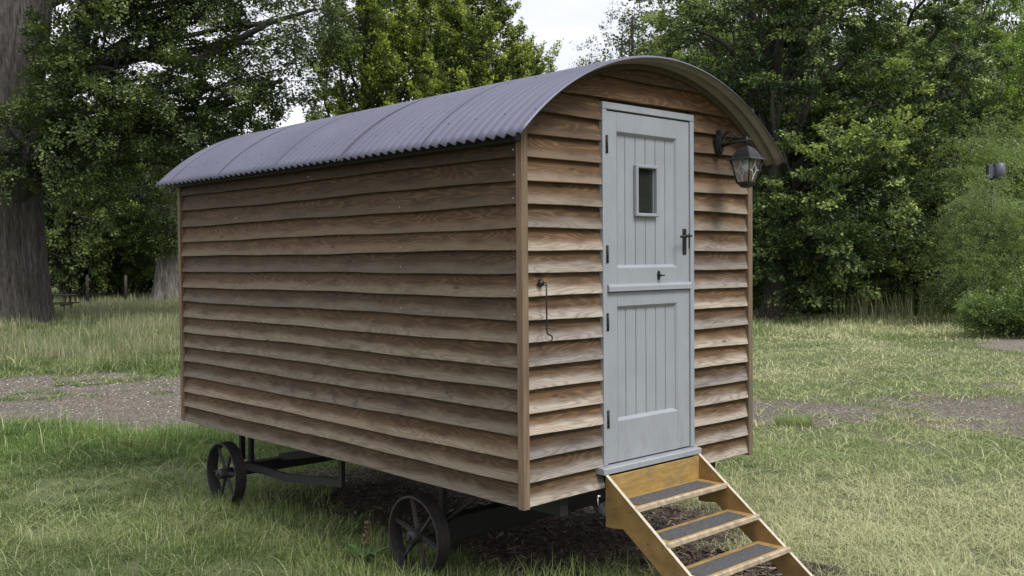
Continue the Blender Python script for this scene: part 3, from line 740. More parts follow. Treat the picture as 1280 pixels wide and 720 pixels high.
for (sx, sy) in ((-1, -1), (1, -1), (1, 1), (-1, 1)):
    mb.tube([(LX+sx*.041, LY+sy*.041, 1.732), (LX+sx*.068, LY+sy*.068, 1.868)], .0052, 6)
LT(mb, 'cage', M_black)
for k in range(4):
    ca, sa = math.cos(k*math.pi/2), math.sin(k*math.pi/2)
    def Q(u, z, o=0):
        t = (z-1.734)/(1.868-1.734); h = .039+.026*t+o; x, y = u*h, -h
        return (LX+x*ca-y*sa, LY+x*sa+y*ca, z)
    mb = MB(); v = [Q(-1, 1.735), Q(1, 1.735), Q(1, 1.867), Q(-1, 1.867), Q(-1, 1.735, -.002), Q(1, 1.735, -.002), Q(1, 1.867, -.002), Q(-1, 1.867, -.002)]
    mb.raw(v, [(0, 1, 2, 3), (7, 6, 5, 4), (0, 4, 5, 1), (1, 5, 6, 2), (2, 6, 7, 3), (3, 7, 4, 0)]); g = LT(mb, 'glass_pane', M_lglass)
    mb = MB()
    for pts in ([(-.45, 1.805), (0, 1.845), (.45, 1.805), (0, 1.765), (-.45, 1.805)], [(-1, 1.805), (-.45, 1.805)], [(.45, 1.805), (1, 1.805)], [(0, 1.845), (0, 1.866)], [(0, 1.765), (0, 1.736)]):
        mb.tube([Q(a, b, .001) for a, b in pts], .0024, 5)
    LT(mb, 'leading', M_lead, g)
mb = MB(); mb.tube([(LX, LY, 1.885), (LX, LY, 1.862), (LX, LY, 1.850), (LX, LY, 1.832), (LX, LY, 1.812), (LX, LY, 1.800), (LX, LY, 1.795)], [.014, .014, .022, .029, .027, .016, .004], 14); LT(mb, 'bulb', M_bulb)

# ------------------------------------------------------------------ trees
def unit(a): return a/np.maximum(np.linalg.norm(a, axis=-1, keepdims=True), 1e-9)
def spray_leaves(anchor, direc, m, Ls, width, droop, lsize, flat=.5, tipbright=.5, rg=rng, lb=0.):
    """anchor (n,3), direc (n,3) -> leaf quads laid along flattened twigs"""
    n = len(anchor); d = unit(direc); up = np.array([0, 0, 1.])
    side = unit(np.cross(d, up) + rg.normal(0, .15, (n, 3))); nor = unit(np.cross(side, d))
    Lr = Ls*rg.uniform(.6, 1.35, (n, 1))
    t = rg.uniform(0, 1, (n, m)); s = rg.uniform(-1, 1, (n, m)); s = np.sign(s)*np.abs(s)**.8*width*(1-.75*t**1.3); h = rg.normal(0, 1, (n, m))*flat*width*.5
    P = anchor[:, None]+d[:, None]*(t*Lr)[..., None]+side[:, None]*(s*Lr)[..., None]+nor[:, None]*(h*Lr)[..., None]
    P[..., 2] -= droop*(t**2)*Lr
    la = unit(d[:, None]*.8+side[:, None]*np.sign(s)[..., None]*.9+rg.normal(0, .45, (n, m, 3)))
    ln_ = unit(nor[:, None]+rg.normal(0, .55, (n, m, 3))); lw = unit(np.cross(la, ln_))
    sz = (lsize*rg.uniform(.65, 1.3, (n, m)))[..., None]
    q = np.stack([P, P+la*sz*.5+lw*sz*.3, P+la*sz, P+la*sz*.5-lw*sz*.3], 2).reshape(-1, 3)
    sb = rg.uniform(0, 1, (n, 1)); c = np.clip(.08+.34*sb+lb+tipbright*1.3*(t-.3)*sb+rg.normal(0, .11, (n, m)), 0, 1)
    return q, np.repeat(c.ravel(), 4)
def boughs(A, D, LB, ns, blen, bwid, rg, droop=0., spread=.8):
    """split every bough (A, D) into ns small sprays set along it, tapering to the tip"""
    n = len(A); d = unit(D)+0*D; L_ = blen*rg.uniform(.55, 1.4, (n, 1)); t = rg.uniform(0, 1, (n, ns))**.8
    side = unit(np.cross(d, np.array([0, 0, 1.]))+rg.normal(0, .1, (n, 3))); nor = unit(np.cross(side, d))
    w_ = bwid*(1-.85*t); a = rg.uniform(-1, 1, (n, ns)); b = rg.normal(0, .28, (n, ns))
    P = A[:, None]+d[:, None]*(t*L_)[..., None]+side[:, None]*(a*w_*L_)[..., None]+nor[:, None]*(b*w_*L_)[..., None]
    P[..., 2] -= droop*(t**2)*L_
    Q = unit(d[:, None]+side[:, None]*(a*spread)[..., None]+rg.normal(0, .18, (n, ns, 3))-np.array([0, 0, droop*.8])*t[..., None])
    lb = LB*1.3+rg.uniform(-.18, .20, (n, 1))+(t-.55)*.36  # new growth plus painted crown light: bough tips paler, inner sprays darker
    return P.reshape(-1, 3), Q.reshape(-1, 3), lb.reshape(-1, 1)
def crown_mesh(name, parts):
    V = np.concatenate([p[0] for p in parts]); c = np.concatenate([p[1] for p in parts]); k = len(V)//4
    return npmesh(name, V, np.full(k, 4), np.arange(k*4), {'rnd': c})
def lobe_anchors(lobes, per, rg=rng, shell=.55, updir=.25):
    A = []; D = []; LB = []
    for (x, y, z, rx, ry, rz) in lobes:
        n = max(4, int(per*(rx*ry*rz)**(2/3.)))
        v = unit(rg.normal(0, 1, (n, 3))); r = shell+(1-shell)*rg.uniform(0, 1, (n, 1))**.6
        A.append(np.array([x, y, z])+v*r*np.array([rx, ry, rz])); D.append(v+np.array([0, 0, updir])+rg.normal(0, .35, (n, 3))); LB.append(np.full((n, 1), rg.uniform(-.08, .22)))
    return np.concatenate(A), np.concatenate(D), np.concatenate(LB)
def curve(a, b, rg, n=7, wob=.12, sag=0.):
    a = np.array(a, float); b = np.array(b, float); Ld = np.linalg.norm(b-a); t = np.linspace(0, 1, n)[:, None]
    p = a+(b-a)*t; w1 = rg.normal(0, wob*Ld, 3); w2 = rg.normal(0, wob*.5*Ld, 3)
    p = p+np.sin(np.pi*t)*w1+np.sin(2*np.pi*t)*w2; p[:, 2] += (np.sin(np.pi*t[:, 0])*sag*Ld); return p
def skeleton(trunk, lobes, rg, limb_r=.16, twigs=6, flare=1.5, fork=(.3, .9), stems=None, anch=None):
    """trunk: list of (x,y,z,r). limbs run from the trunk to every lobe, branchlets fan out inside"""
    mb = MB(); T = np.array(trunk, float)
    zz = np.linspace(0, 1, 18); ti = np.linspace(0, 1, len(T)); P = np.stack([np.interp(zz, ti, T[:, k]) for k in range(4)], 1)
    big = T[0][3] > .8; n = 150 if big else 20; ridge = .018 if big else 0; b = len(mb.v)
    for i, p in enumerate(P):
        for k in range(n):
            th = 2*math.pi*k/n; lob = 1+ridge*math.sin(th*23+1.3*math.sin(p[2]*1.1))+ridge*.7*math.sin(th*37+2*math.sin(p[2]*.8))+.07*math.sin(th*3+1)+.05*math.sin(th*5+p[2]*.4)+ (flare-1)*math.exp(-(p[2]-P[0][2])/(P[0][3]*1.1))*(1+.25*math.sin(th*4))
            mb.v.append((p[0]+p[3]*lob*math.cos(th), p[1]+p[3]*lob*math.sin(th), p[2])); mb.r.append(.5)
    for i in range(len(P)-1):
        for k in range(n): mb.f.append([b+i*n+k, b+i*n+(k+1) % n, b+(i+1)*n+(k+1) % n, b+(i+1)*n+k]); mb.uv.append([(0, 0)]*4); mb.mi.append(0); mb.sm.append(True)
    Hh = T[-1][2]-T[0][2]
    for (x, y, z, rx, ry, rz) in lobes:
        zt = T[0][2]+Hh*min(max((z-T[0][2])/Hh*rg.uniform(.55, .85), fork[0]), fork[1]); s = (zt-T[0][2])/Hh
        base = [np.interp(s, ti, T[:, k]) for k in range(3)]; r0 = min(limb_r, np.interp(s, ti, T[:, 3])*.75)*rg.uniform(.7, 1.15)
        c = curve(base, (x, y, z-rz*.2), rg, 8, .07, .04); mb.tube(c, list(np.linspace(r0, r0*.35, 8)), 8, caps=False, mi=1)
        for q in range(twigs):
            v = unit(rg.normal(0, 1, 3)); e = np.array([x, y, z])+v*np.array([rx, ry, rz])*rg.uniform(.6, .95)
            st_ = c[rg.integers(3, 8)]; cc = curve(st_, e, rg, 6, .10); mb.tube(cc, list(np.linspace(r0*.32, .008, 6)), 5, caps=False, mi=1)
            for q2 in range(2):
                v = unit(rg.normal(0, 1, 3)); e2 = cc[3]+v*.45*min(rx, rz)*rg.uniform(.6, 1.2); mb.tube(curve(cc[rg.integers(2, 5)], e2, rg, 4, .1), list(np.linspace(r0*.14, .005, 4)), 4, caps=False, mi=1)
    return mb
def make_tree(name, trunk, lobes, lm, bm, per, m, Ls, width, droop, ls, flat=.5, tip=.5, limb_r=.16, twigs=5, seed=1, flare=1.5, updir=.25, shell=.5, fork=(.3, .9), bo=None):
    rg = np.random.default_rng(seed); root = empty(name, (0, 0, 0))
    skeleton(trunk, lobes, rg, limb_r, twigs, flare, fork).build('trunk', [bm, M_limb], root)
    A, D, LB = lobe_anchors(lobes, per, rg, shell, updir)
    if bo: A, D, LB = boughs(A, D, LB, bo[0], bo[1], bo[2], rg, bo[3])
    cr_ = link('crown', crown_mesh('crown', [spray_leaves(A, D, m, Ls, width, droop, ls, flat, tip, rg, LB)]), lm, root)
    return root
def copy_tree(o, parent=None):
    c = o.copy(); COL.objects.link(c); c.parent = parent
    for ch in list(o.children): copy_tree(ch, c)
    return c
def place(root, px, D, label, cat='tree', group=None, rz=0, s=1, sz=None):
    """stand a tree at bearing px (pixels right of the picture's left edge) and D metres from the camera"""
    p = CAM[:2]+(FW+RT*(px-640)/FPX)*D
    root.location = (p[0], p[1], GZ); root.rotation_euler = (0, 0, -YAW+rz); root.scale = (s, s, sz or s)
    tag(root, label, cat, group); return root
def rlobes(rg, n, z0, z1, rfun, size, flatz=.6, cy=0):
    out = []
    for i in range(n):
        f = (i+.5)/n; z = z0+(z1-z0)*f+rg.uniform(-.3, .3); a = i*2.399+rg.uniform(-.4, .4); r = rfun(f)*rg.uniform(.45, .95); s = size*rg.uniform(.75, 1.25)*(1-.35*f)
        out.append((r*math.cos(a), r*math.sin(a)+cy, z, s, s, s*flatz))
    return out

# great oak on the left: limbs reach out over the hut roof side
oak_l = [(4.2, -.5, 9.0, 1.7, 2, 1.1), (4.4, -1.5, 10.6, 1.9, 2.2, 1.2), (5.2, -1, 11.2, 2.0, 2, .9), (7.2, -1, 10.4, 1.8, 2, .8), (8.9, -.5, 9.4, 1.6, 1.8, .8),
         (6.6, .5, 8.9, 1.6, 1.8, .6), (4.4, -2, 7.7, 1.9, 1.8, .8), (6.9, -1, 7.3, 1.7, 1.8, .7), (8.8, 0, 7.7, 1.2, 1.5, .6), (3.4, -1.8, 6.6, 1.6, 1.8, .9), (4.9, -.5, 6.0, 1.9, 1.8, .8), (6.2, .5, 5.7, 1.3, 1.5, .6),
         (2.5, -1.6, 5.3, 1.4, 1.4, .7), (3.4, -1.6, 7.9, 1.4, 1.2, .8), (5.9, -.4, 6.6, 1.5, 1.4, .6), (3.6, -.6, 6.4, 1.5, 1.4, .7), (-.3, -2.2, 4.9, 1.1, .8, .6), (3.2, .5, 4.9, 1.7, 1.5, .7), (2.5, 3.5, 13.6, 2.6, 2.4, 1.4), (6, 2, 12.9, 3, 3, 1.3), (-5.5, 1.5, 9, 2.8, 3, 2), (-7, 2, 7, 2.6, 3, 1.6), (-3, 2, 12.5, 3.5, 3, 2), (9.6, -1, 11.3, 1.3, 1.6, .7), (-3.8, -1, 5.9, 1.5, 2, .8)]
oak = make_tree('oak_tree', [(0, 0, -.05, 1.16), (.0, 0, 1.5, 1.10), (.0, 0, 4, 1.04), (.1, 0, 7.2, 1.10), (.55, 0, 10, 1.0), (1.1, 0, 14, .6)], oak_l, LM_oak, M_bark, 19, 25, .34, .7, .10, .10, .7, .30, .22, 6, 3, 1.12, .1, .35, fork=(.52, .85), bo=(11, 1.0, .55, .15))
place(oak, 6, 31, 'massive old oak with a broad grey trunk at the far left', 'tree')
mb = MB(); rg = np.random.default_rng(8)
for pts, r0, r1 in (([(.6, -.3, 4.0), (1.5, -.7, 5.6), (2.3, -.9, 7.0), (3.0, -1, 8.6), (3.3, -1, 10.6)], .40, .2), ([(2.2, -.9, 6.9), (3.1, -1.1, 7.6), (4.4, -1.2, 8.3), (5.4, -1, 8.0), (6.4, -.8, 8.0), (8.6, -.6, 9.2), (10, -.6, 9.6)], .26, .05), ([(3.1, -1, 9.0), (4.6, -1, 9.6), (6.0, -1, 10.4), (8.4, -.8, 10.9)], .2, .05),
                    ([(1.6, -.6, 4.8), (3, -.4, 4.9), (4.4, -.2, 5.1), (6, 0, 4.8)], .18, .04), ([(5.4, -1, 8.0), (5.0, -1, 9.0), (4.6, -1, 10.2)], .12, .04), ([(6.4, -.8, 8.0), (7.2, -.8, 8.6), (8.2, -.8, 8.5), (9.6, -.8, 8.9)], .12, .03)):
    mb.tube(pts, list(np.linspace(r0, r1, len(pts))), 10, caps=False)
mb.build('limb', M_limb, oak)

hr = np.random.default_rng(21)
h1 = rlobes(hr, 64, .9, 11.8, lambda f: 4.3*math.sqrt(max(.08, 1-abs(f-.32)**1.6*1.5)), 1.2, .45)
horn1 = make_tree('hornbeam_tree', [(0, 0, -.05, .38), (.1, 0, 2, .3), (-.1, 0, 6, .22), (0, 0, 11, .08)], h1, LM_horn, M_bark2, 25, 26, .36, .55, .10, .105, .35, .4, .13, 2, 22, 1.5, .25, .2, bo=(11, 1.1, .42, .12))
h2 = rlobes(hr, 60, .9, 10.6, lambda f: 4.0*math.sqrt(max(.08, 1-abs(f-.38)**1.7*1.4)), 1.2, .45)
horn2 = make_tree('hornbeam_tree', [(0, 0, -.05, .33), (-.1, 0, 2, .26), (.2, 0, 5, .2), (0, 0, 10, .08)], h2, LM_horn, M_bark2, 25, 26, .36, .55, .10, .105, .35, .4, .13, 2, 23, 1.5, .25, .2, bo=(11, 1.1, .42, .12))
G1 = 'leafy trees right of the hut'
place(horn1, 968, 31.4, 'dark hornbeam nearest the right side of the hut behind the lantern', 'tree', G1)
place(horn2, 1108, 34.5, 'spreading hornbeam with a thin dark trunk above the reeds', 'tree', G1)

yr = np.random.default_rng(31)
y1l = rlobes(yr, 54, 1.0, 13.4, lambda f: 2.9*(1-f)**.55+.25, 1.05, .75)
yew1 = make_tree('yew_tree', [(0, 0, -.05, .35), (0, 0, 5, .25), (0, 0, 13, .06)], y1l, LM_yew, M_bark2, 20, 24, .28, .5, -.10, .10, .6, .5, .1, 1, 32, 1.3, .9, .2, bo=(14, 1.2, .26, -.15))
y2l = rlobes(yr, 54, 1.0, 11.6, lambda f: 2.7*(1-f)**.6+.3, 1.0, .75)
yew2 = make_tree('yew_tree', [(0, 0, -.05, .3), (0, 0, 5, .2), (0, 0, 11, .06)], y2l, LM_yew, M_bark2, 20, 24, .28, .5, -.10, .10, .6, .5, .1, 1, 33, 1.3, .9, .2, bo=(14, 1.2, .26, -.15))
G2 = 'yew trees above the hut roof'
place(yew1, 462, 41, 'leftmost of the bright tipped yews rising above the hut roof', 'tree', G2, .4)
place(copy_tree(yew1), 535, 44, 'tallest yew in the clump over the middle of the roof', 'tree', G2, 2.1, 1.05)
place(yew2, 596, 38.5, 'bright yellow green yew in front of the clump behind the roof', 'tree', G2, 1.0, 1.0)
place(copy_tree(yew2), 652, 41, 'rightmost and lowest of the yews behind the roof ridge', 'tree', G2, 3.0, .88, .86)

# airy trees
sr = np.random.default_rng(41)
sl_ = rlobes(sr, 26, 3, 12.2, lambda f: 2.2*(1-f*.75), .95, .8)
airy = make_tree('ash_tree', [(0, 0, -.05, .2), (.1, 0, 4, .15), (0, 0, 12, .04)], sl_, LM_hazel, M_bark2, 46, 26, .55, .45, .0, .10, .7, .5, .07, 5, 42, 1.3, .5)
place(airy, 745, 50, 'thin airy ash against the sky behind the roof ridge', 'tree', None, 0, .98)
place(copy_tree(airy), 792, 48, 'slender ash with open twigs above the roof peak', 'tree', None, 2.0, 1.12)
pl_ = rlobes(sr, 34, 2.5, 14, lambda f: 3.4*math.sqrt(max(.1, 1-f*.9)), 1.35, .7)
birch = make_tree('birch_tree', [(0, 0, -.05, .22), (.1, 0, 5, .16), (0, 0, 14, .04)], pl_, LM_pale, M_bark2, 14, 20, .35, .5, .25, .10, .6, .4, .08, 5, 43, 1.3, .1, bo=(10, 1.0, .4, .3))
place(birch, 1216, 41, 'pale green birch at the upper right behind the hornbeams', 'tree')
place(copy_tree(birch), 1300, 44, 'pale birch at the right edge of the view', 'tree', None, 1.6, 1.05)

# dark hazels of the left hedge
zr = np.random.default_rng(51)
zl = rlobes(zr, 34, 2.2, 8.6, lambda f: 3.6*math.sqrt(max(.1, 1-f**2*.8)), 1.5, .6)
hazel = make_tree('hazel_tree', [(0, 0, -.05, .16), (.15, 0, 2, .13), (0, 0, 8, .05)], zl, LM_hazel, M_bark2, 17, 20, .42, .6, .2, .13, .5, .4, .1, 4, 52, 1.4, .1, bo=(9, 1.1, .5, .25))
for q in range(9):
    a = q*.7; mb2 = MB(); e = (1.6*math.cos(a), 1.2*math.sin(a), 2.3); mb2.tube(curve((.3*math.cos(a), .3*math.sin(a), -.02), e, zr, 6, .06), [.07, .06, .055, .05, .04, .03], 6); mb2.build('stem', M_bark2, hazel)
G3 = 'dark hazels along the left hedge'
place(hazel, 92, 50, 'dark hazel just right of the oak trunk in the hedge', 'tree', G3)
place(copy_tree(hazel), 150, 54, 'middle hazel of the dark hedge between oak and dead trunk', 'tree', G3, 1.1, 1.08)
place(copy_tree(hazel), 214, 56, 'dark hazel rising behind the bleached dead trunk', 'tree', G3, 2.5, 1.15)
place(copy_tree(hazel), 15, 55, 'dark hazel mostly hidden behind the oak trunk', 'tree', G3, 4.0, 1.1)
place(copy_tree(hazel), 270, 60, 'hazel of the hedge showing over the far end of the hut roof', 'tree', G3, 5.0, 1.15)
place(copy_tree(hazel), 376, 66, 'hazel behind the hut roof left of the yews', 'tree', G3, .6, 1.0)

# far wood closing the horizon
G4 = 'far trees closing the horizon'
far = [(-130, 74, 'far tree beyond the left edge of the hedge'), (60, 84, 'far tree filling the gap behind the oak'), (190, 80, 'far tree above the dead trunk'), (420, 76, 'far tree hidden low behind the yews'), (560, 72, 'far tree behind the middle yews'),
       (700, 70, 'far tree behind the low yew'), (800, 62, 'far tree below the slender ash'), (890, 55, 'tall dark tree beside the roof peak'), (960, 50, 'far dark tree behind the nearest hornbeam'), (1050, 52, 'far dark tree between the two hornbeams'), (1150, 54, 'far dark tree behind the grey lamp'), (1250, 60, 'far dark tree behind the birches'), (1380, 60, 'far tree beyond the right edge')]
for i, (px, D, lab) in enumerate(far):
    src = hazel if i < 7 else horn1
    place(copy_tree(src), px, D, lab, 'tree', G4, i*1.3, 1.15 if i < 7 else (1.38 if px == 890 else 1.15), 1.05 if i < 7 else (1.3 if px == 890 else (1.05 if px == 1050 else 1.18)))

G6 = 'trees of the near side of the clearing'
for i, (x_, y_, lab) in enumerate(((8, -19, 'leafy tree facing the grey door from across the clearing'), (14.5, -15, 'broad leafy tree mirrored in the little door window'), (20, -10, 'leafy tree on the right side of the clearing'))):
    t_ = copy_tree(horn2); t_.location = (x_, y_, GZ); t_.rotation_euler = (0, 0, i*2.); t_.scale = (1, 1, 1); tag(t_, lab, 'tree', G6)

# light feathery bamboo / willow at the right
wr = np.random.default_rng(61)
wl = rlobes(wr, 22, .8, 5.4, lambda f: 1.9*math.sqrt(max(.1, 1-f**2*.85)), .85, .8)
willow = make_tree('willow_bush', [(0, 0, -.05, .1), (0, 0, 5, .03)], wl, LM_willow, M_bark2, 210, 40, .75, .28, .75, .07, .6, .3, .05, 4, 62, 1.2, .5)
place(willow, 1196, 31, 'feathery pale green willow bush left of the grey lamp', 'bush')
place(copy_tree(willow), 1262, 33, 'feathery willow bush at the right edge behind the grey lamp', 'bush', None, 2, 1.12)
w3 = place(copy_tree(willow), 1236, 26.9, 'lower feathery willow bush under the grey lamp', 'bush', None, 4, .66)
# low bush beside the dirt path and undergrowth
br = np.random.default_rng(71)
bl = [(math.cos(a)*r, math.sin(a)*r, z, .42, .42, .32) for a, r, z in zip(br.uniform(0, 6.28, 16), br.uniform(.1, 1.15, 16), br.uniform(.2, .95, 16))]
bush = make_tree('laurel_bush', [(0, 0, -.02, .06), (0, 0, .8, .02)], bl, LM_bush, M_bark2, 300, 26, .34, .45, .05, .075, .6, .6, .03, 3, 72, 1.2, .4)
place(bush, 1256, 22.8, 'low pale green bush beside the dirt path at the right edge', 'bush', None, 0, .72)
place(copy_tree(bush), 1330, 23.5, 'low bush just beyond the right edge', 'bush', None, 2, 1.2)
G5 = 'shrubs in the shade of the trees'
und = make_tree('undergrowth_shrub', [(0, 0, -.02, .05), (0, 0, 1.2, .02)], [(x*1.5, y*1.4, z*1.5, .7, .7, .5) for x, y, z, *_ in bl], LM_hazel, M_bark2, 120, 30, .45, .5, .1, .09, .6, .5, .04, 3, 73, 1.2, .3)
place(und, 930, 39, 'dark shrub in shade behind the right corner of the hut', 'shrub', G5, 0, 1.2)
for i, (px, D, s_, lab) in enumerate(((1010, 42, 1.5, 'dark shrub between the two hornbeam trunks'), (1075, 43, 1.3, 'dark shrub left of the thin hornbeam trunk'), (1150, 38, 1.1, 'dark shrub behind the pale reeds'), (1215, 32, 1.2, 'dark shrub under the willow bushes'), (1290, 34, 1.4, 'dark shrub at the right edge under the willows'),
                                      (120, 60, 1.0, 'dark shrub at the foot of the hedge'), (178, 59, 1.1, 'dark shrub beside the dead trunk'))):
    place(copy_tree(und), px, D, lab, 'shrub', G5, i*1.7, s_)

# bleached hollow trunk
def snag():
    root = empty('dead_tree', (0, 0, 0)); mb = MB(); n = 28; rg = np.random.default_rng(4); lv = np.linspace(0, 1, 16); V_ = []
    for i, f in enumerate(lv):
        z = 5.2*f-.03; r = .56*(1+.6*math.exp(-f*9))*(1-.25*f)
        for k in range(n):
            th = 2*math.pi*k/n; q = r*(1+.13*math.sin(3*th+f*1.5)+.09*math.sin(7*th+1)+.05*math.sin(11*th+f*6))
            dth = abs(((th-4.75+math.pi) % (2*math.pi))-math.pi)              # dark hollow facing the field
            if dth < .30 and z < 1.05: q *= .35+.65*min(1, max(dth/.30, max(0, z-.75)/.3))**3
            V_.append((q*math.cos(th)+.25*f*f, q*math.sin(th), z+(rg.uniform(-.4, .3) if i == 15 else 0)))
    F_ = [(i*n+k, i*n+(k+1) % n, (i+1)*n+(k+1) % n, (i+1)*n+k) for i in range(15) for k in range(n)]
    mb.raw(V_, F_, smooth=True); mb.build('trunk', M_snag, root)
    mb = MB(); mb.tube(curve((0, 0, 3), (-1.6, .2, 5.4), rg, 6, .08), [.28, .24, .2, .16, .12, .08], 8); mb.tube(curve((.2, 0, 4.6), (.9, .1, 7), rg, 6, .08), [.34, .28, .2, .16, .12, .06], 8); mb.build('limb', M_snag, root)
    A, D, _ = lobe_anchors([(-.9, -.8, 3.7, 1.1, .7, .8), (.4, -.8, 4.6, 1.2, .8, .9), (-1.6, 0, 5.0, 1, .8, .8), (-.6, -.9, 2.8, .6, .3, .4), (.5, -.9, 3.4, .7, .4, .5), (0, -.6, 5.6, 1.2, .8, .8), (-.1, -.9, 3.0, .8, .4, .6), (.3, -.8, 2.6, .5, .3, .3)], 150, rg)
    link('crown', crown_mesh('crown', [spray_leaves(A, D, 34, .5, .5, .2, .1, .6, .3, rg)]), LM_hazel, root)
    return root
place(snag(), 207, 49, 'bleached hollow old trunk beside the far left corner of the hut', 'dead tree')

# fence posts in the hedge
def post():
    root = empty('fence_post', (0, 0, 0)); mb = MB(); mb.tube([(0, 0, -.05), (0, 0, 1.28), (0, 0, 1.32)], [.075, .07, .05], 10); mb.build('post', M_bark2, root); return root
p0 = post(); place(p0, 109, 47, 'fence post left of the middle of the hedge gap', 'fence post', 'fence posts under the hedge')
for px, D, lab in ((157, 47, 'fence post nearest the bleached dead trunk'), (61, 47, 'fence post close to the oak trunk')):
    place(copy_tree(p0), px, D, lab, 'fence post', 'fence posts under the hedge')
# picnic bench half hidden by the oak
def bench():
    root = empty('picnic_bench', (0, 0, 0)); m_ = M_bark2
    for k in range(4): mb = MB(); mb.box(-.9, .9, -.32+k*.165, -.32+k*.165+.15, .72, .76, .004); mb.build('tabletop_board', m_, root)
    for y in (-.72, .58): mb = MB(); mb.box(-.9, .9, y, y+.16, .42, .46, .004); mb.build('seat', m_, root)
    for x in (-.65, .6):
        mb = MB(); mb.box(x, x+.05, -.75, .75, .36, .42, .003); mb.prism([(-.62, 0), (-.53, 0), (-.2, .72), (-.29, .72)], x+.05, x+.09, 'x'); mb.prism([(.62, 0), (.53, 0), (.2, .72), (.29, .72)], x+.05, x+.09, 'x'); mb.build('leg', m_, root)
    return root
place(bench(), 60, 36, 'dark wooden picnic bench partly hidden behind the oak trunk', 'picnic bench', None, .15)
# lamp among the willow leaves
def lamp():
    root = empty('post_lamp', (0, 0, 0)); c = 4.28
    mg = simple('grey_lamp_metal', (.10, .11, .135), .5, .4)
    mb = MB(); mb.tube([(0, .2, -.02), (0, .2, c+.1)], .035, 10); mb.build('pole', M_black, root)
    mb = MB(); mb.tube([(.10, 0, c-.25), (.10, 0, c-.24), (.10, 0, c+.21), (.10, 0, c+.22)], [.14, .155, .155, .14], 20); mb.tube([(.10, 0, c+.2), (.10, 0, c+.27)], .03, 8); mb.build('lamp_head', mg, root)
    mb = MB(); mb.box(-.24, -.12, -.09, .09, c-.22, c+.17, .01); mb.box(-.12, -.03, -.04, .04, c-.14, c+.10, .005); mb.box(-.02, .02, .0, .2, c-.03, c+.03); mb.build('control_box', mg, root)
    return root
place(lamp(), 1244, 27.9, 'grey cylindrical lamp head standing out of the willow leaves', 'lamp')

# ------------------------------------------------------------------ grass
def blades(x, y, h, wd, lean, dry, rnd, segs=3, curl=1.0, z=GZ, rg=rng):
    n = len(x); az = rg.uniform(0, 2*np.pi, n); fx, fy = np.cos(az), np.sin(az); tw = az+np.pi/2+rg.normal(0, .5, n); wx, wy = np.cos(tw), np.sin(tw)
    rows = []
    for k in range(segs+1):
        t = k/segs; out = lean*h*(t**1.6)*curl; zz = h*(t - .45*np.minimum(lean, 1.4)*t*t); ww = wd*(1-t**1.5)*.5+wd*.05
        cx = x+fx*out; cy = y+fy*out
        if k < segs: rows.append(np.stack([cx-wx*ww, cy-wy*ww, z+zz], 1)); rows.append(np.stack([cx+wx*ww, cy+wy*ww, z+zz], 1))
        else: rows.append(np.stack([cx, cy, z+zz], 1))
    m = len(rows); V = np.stack(rows, 1).reshape(-1, 3); b = np.arange(n)[:, None]*m
    loops = []
    for k in range(segs-1): loops.append(b+np.array([[2*k, 2*k+1, 2*k+3, 2*k+2]]))
    quads = np.concatenate([l for l in loops], 1) if loops else np.zeros((n, 0), int)
    tri = b+np.array([[2*(segs-1), 2*(segs-1)+1, 2*segs]])
    lp = np.concatenate([quads, tri], 1).ravel(); fn = np.tile(np.array([4]*(segs-1)+[3]), n)
    return V, fn, lp, np.repeat(rnd, m), np.repeat(dry, m)
def fan(n, r0, r1, p, half=40):
    if p == 1: p = 1.001
    u = rng.uniform(0, 1, n); e = 1-p; r = (r0**e+u*(r1**e-r0**e))**(1/e); a = rng.uniform(-R(half), R(half), n)
    d = FW[None]*np.cos(a)[:, None]+RT[None]*np.sin(a)[:, None]; P = CAM[:2]+d*r[:, None]; return P[:, 0], P[:, 1], r
def build_grass(name, groups, m, label):
    V = []; fn = []; lp = []; a = []; d = []; o = 0
    for g in groups: V.append(g[0]); fn.append(g[1]); lp.append(g[2]+o); o += len(g[0]); a.append(g[3]); d.append(g[4])
    me = npmesh(name, np.concatenate(V), np.concatenate(fn), np.concatenate(lp), {'rnd': np.concatenate(a), 'dry': np.concatenate(d)})
    return tag(link(name, me, m), label, 'grass', kind='stuff')
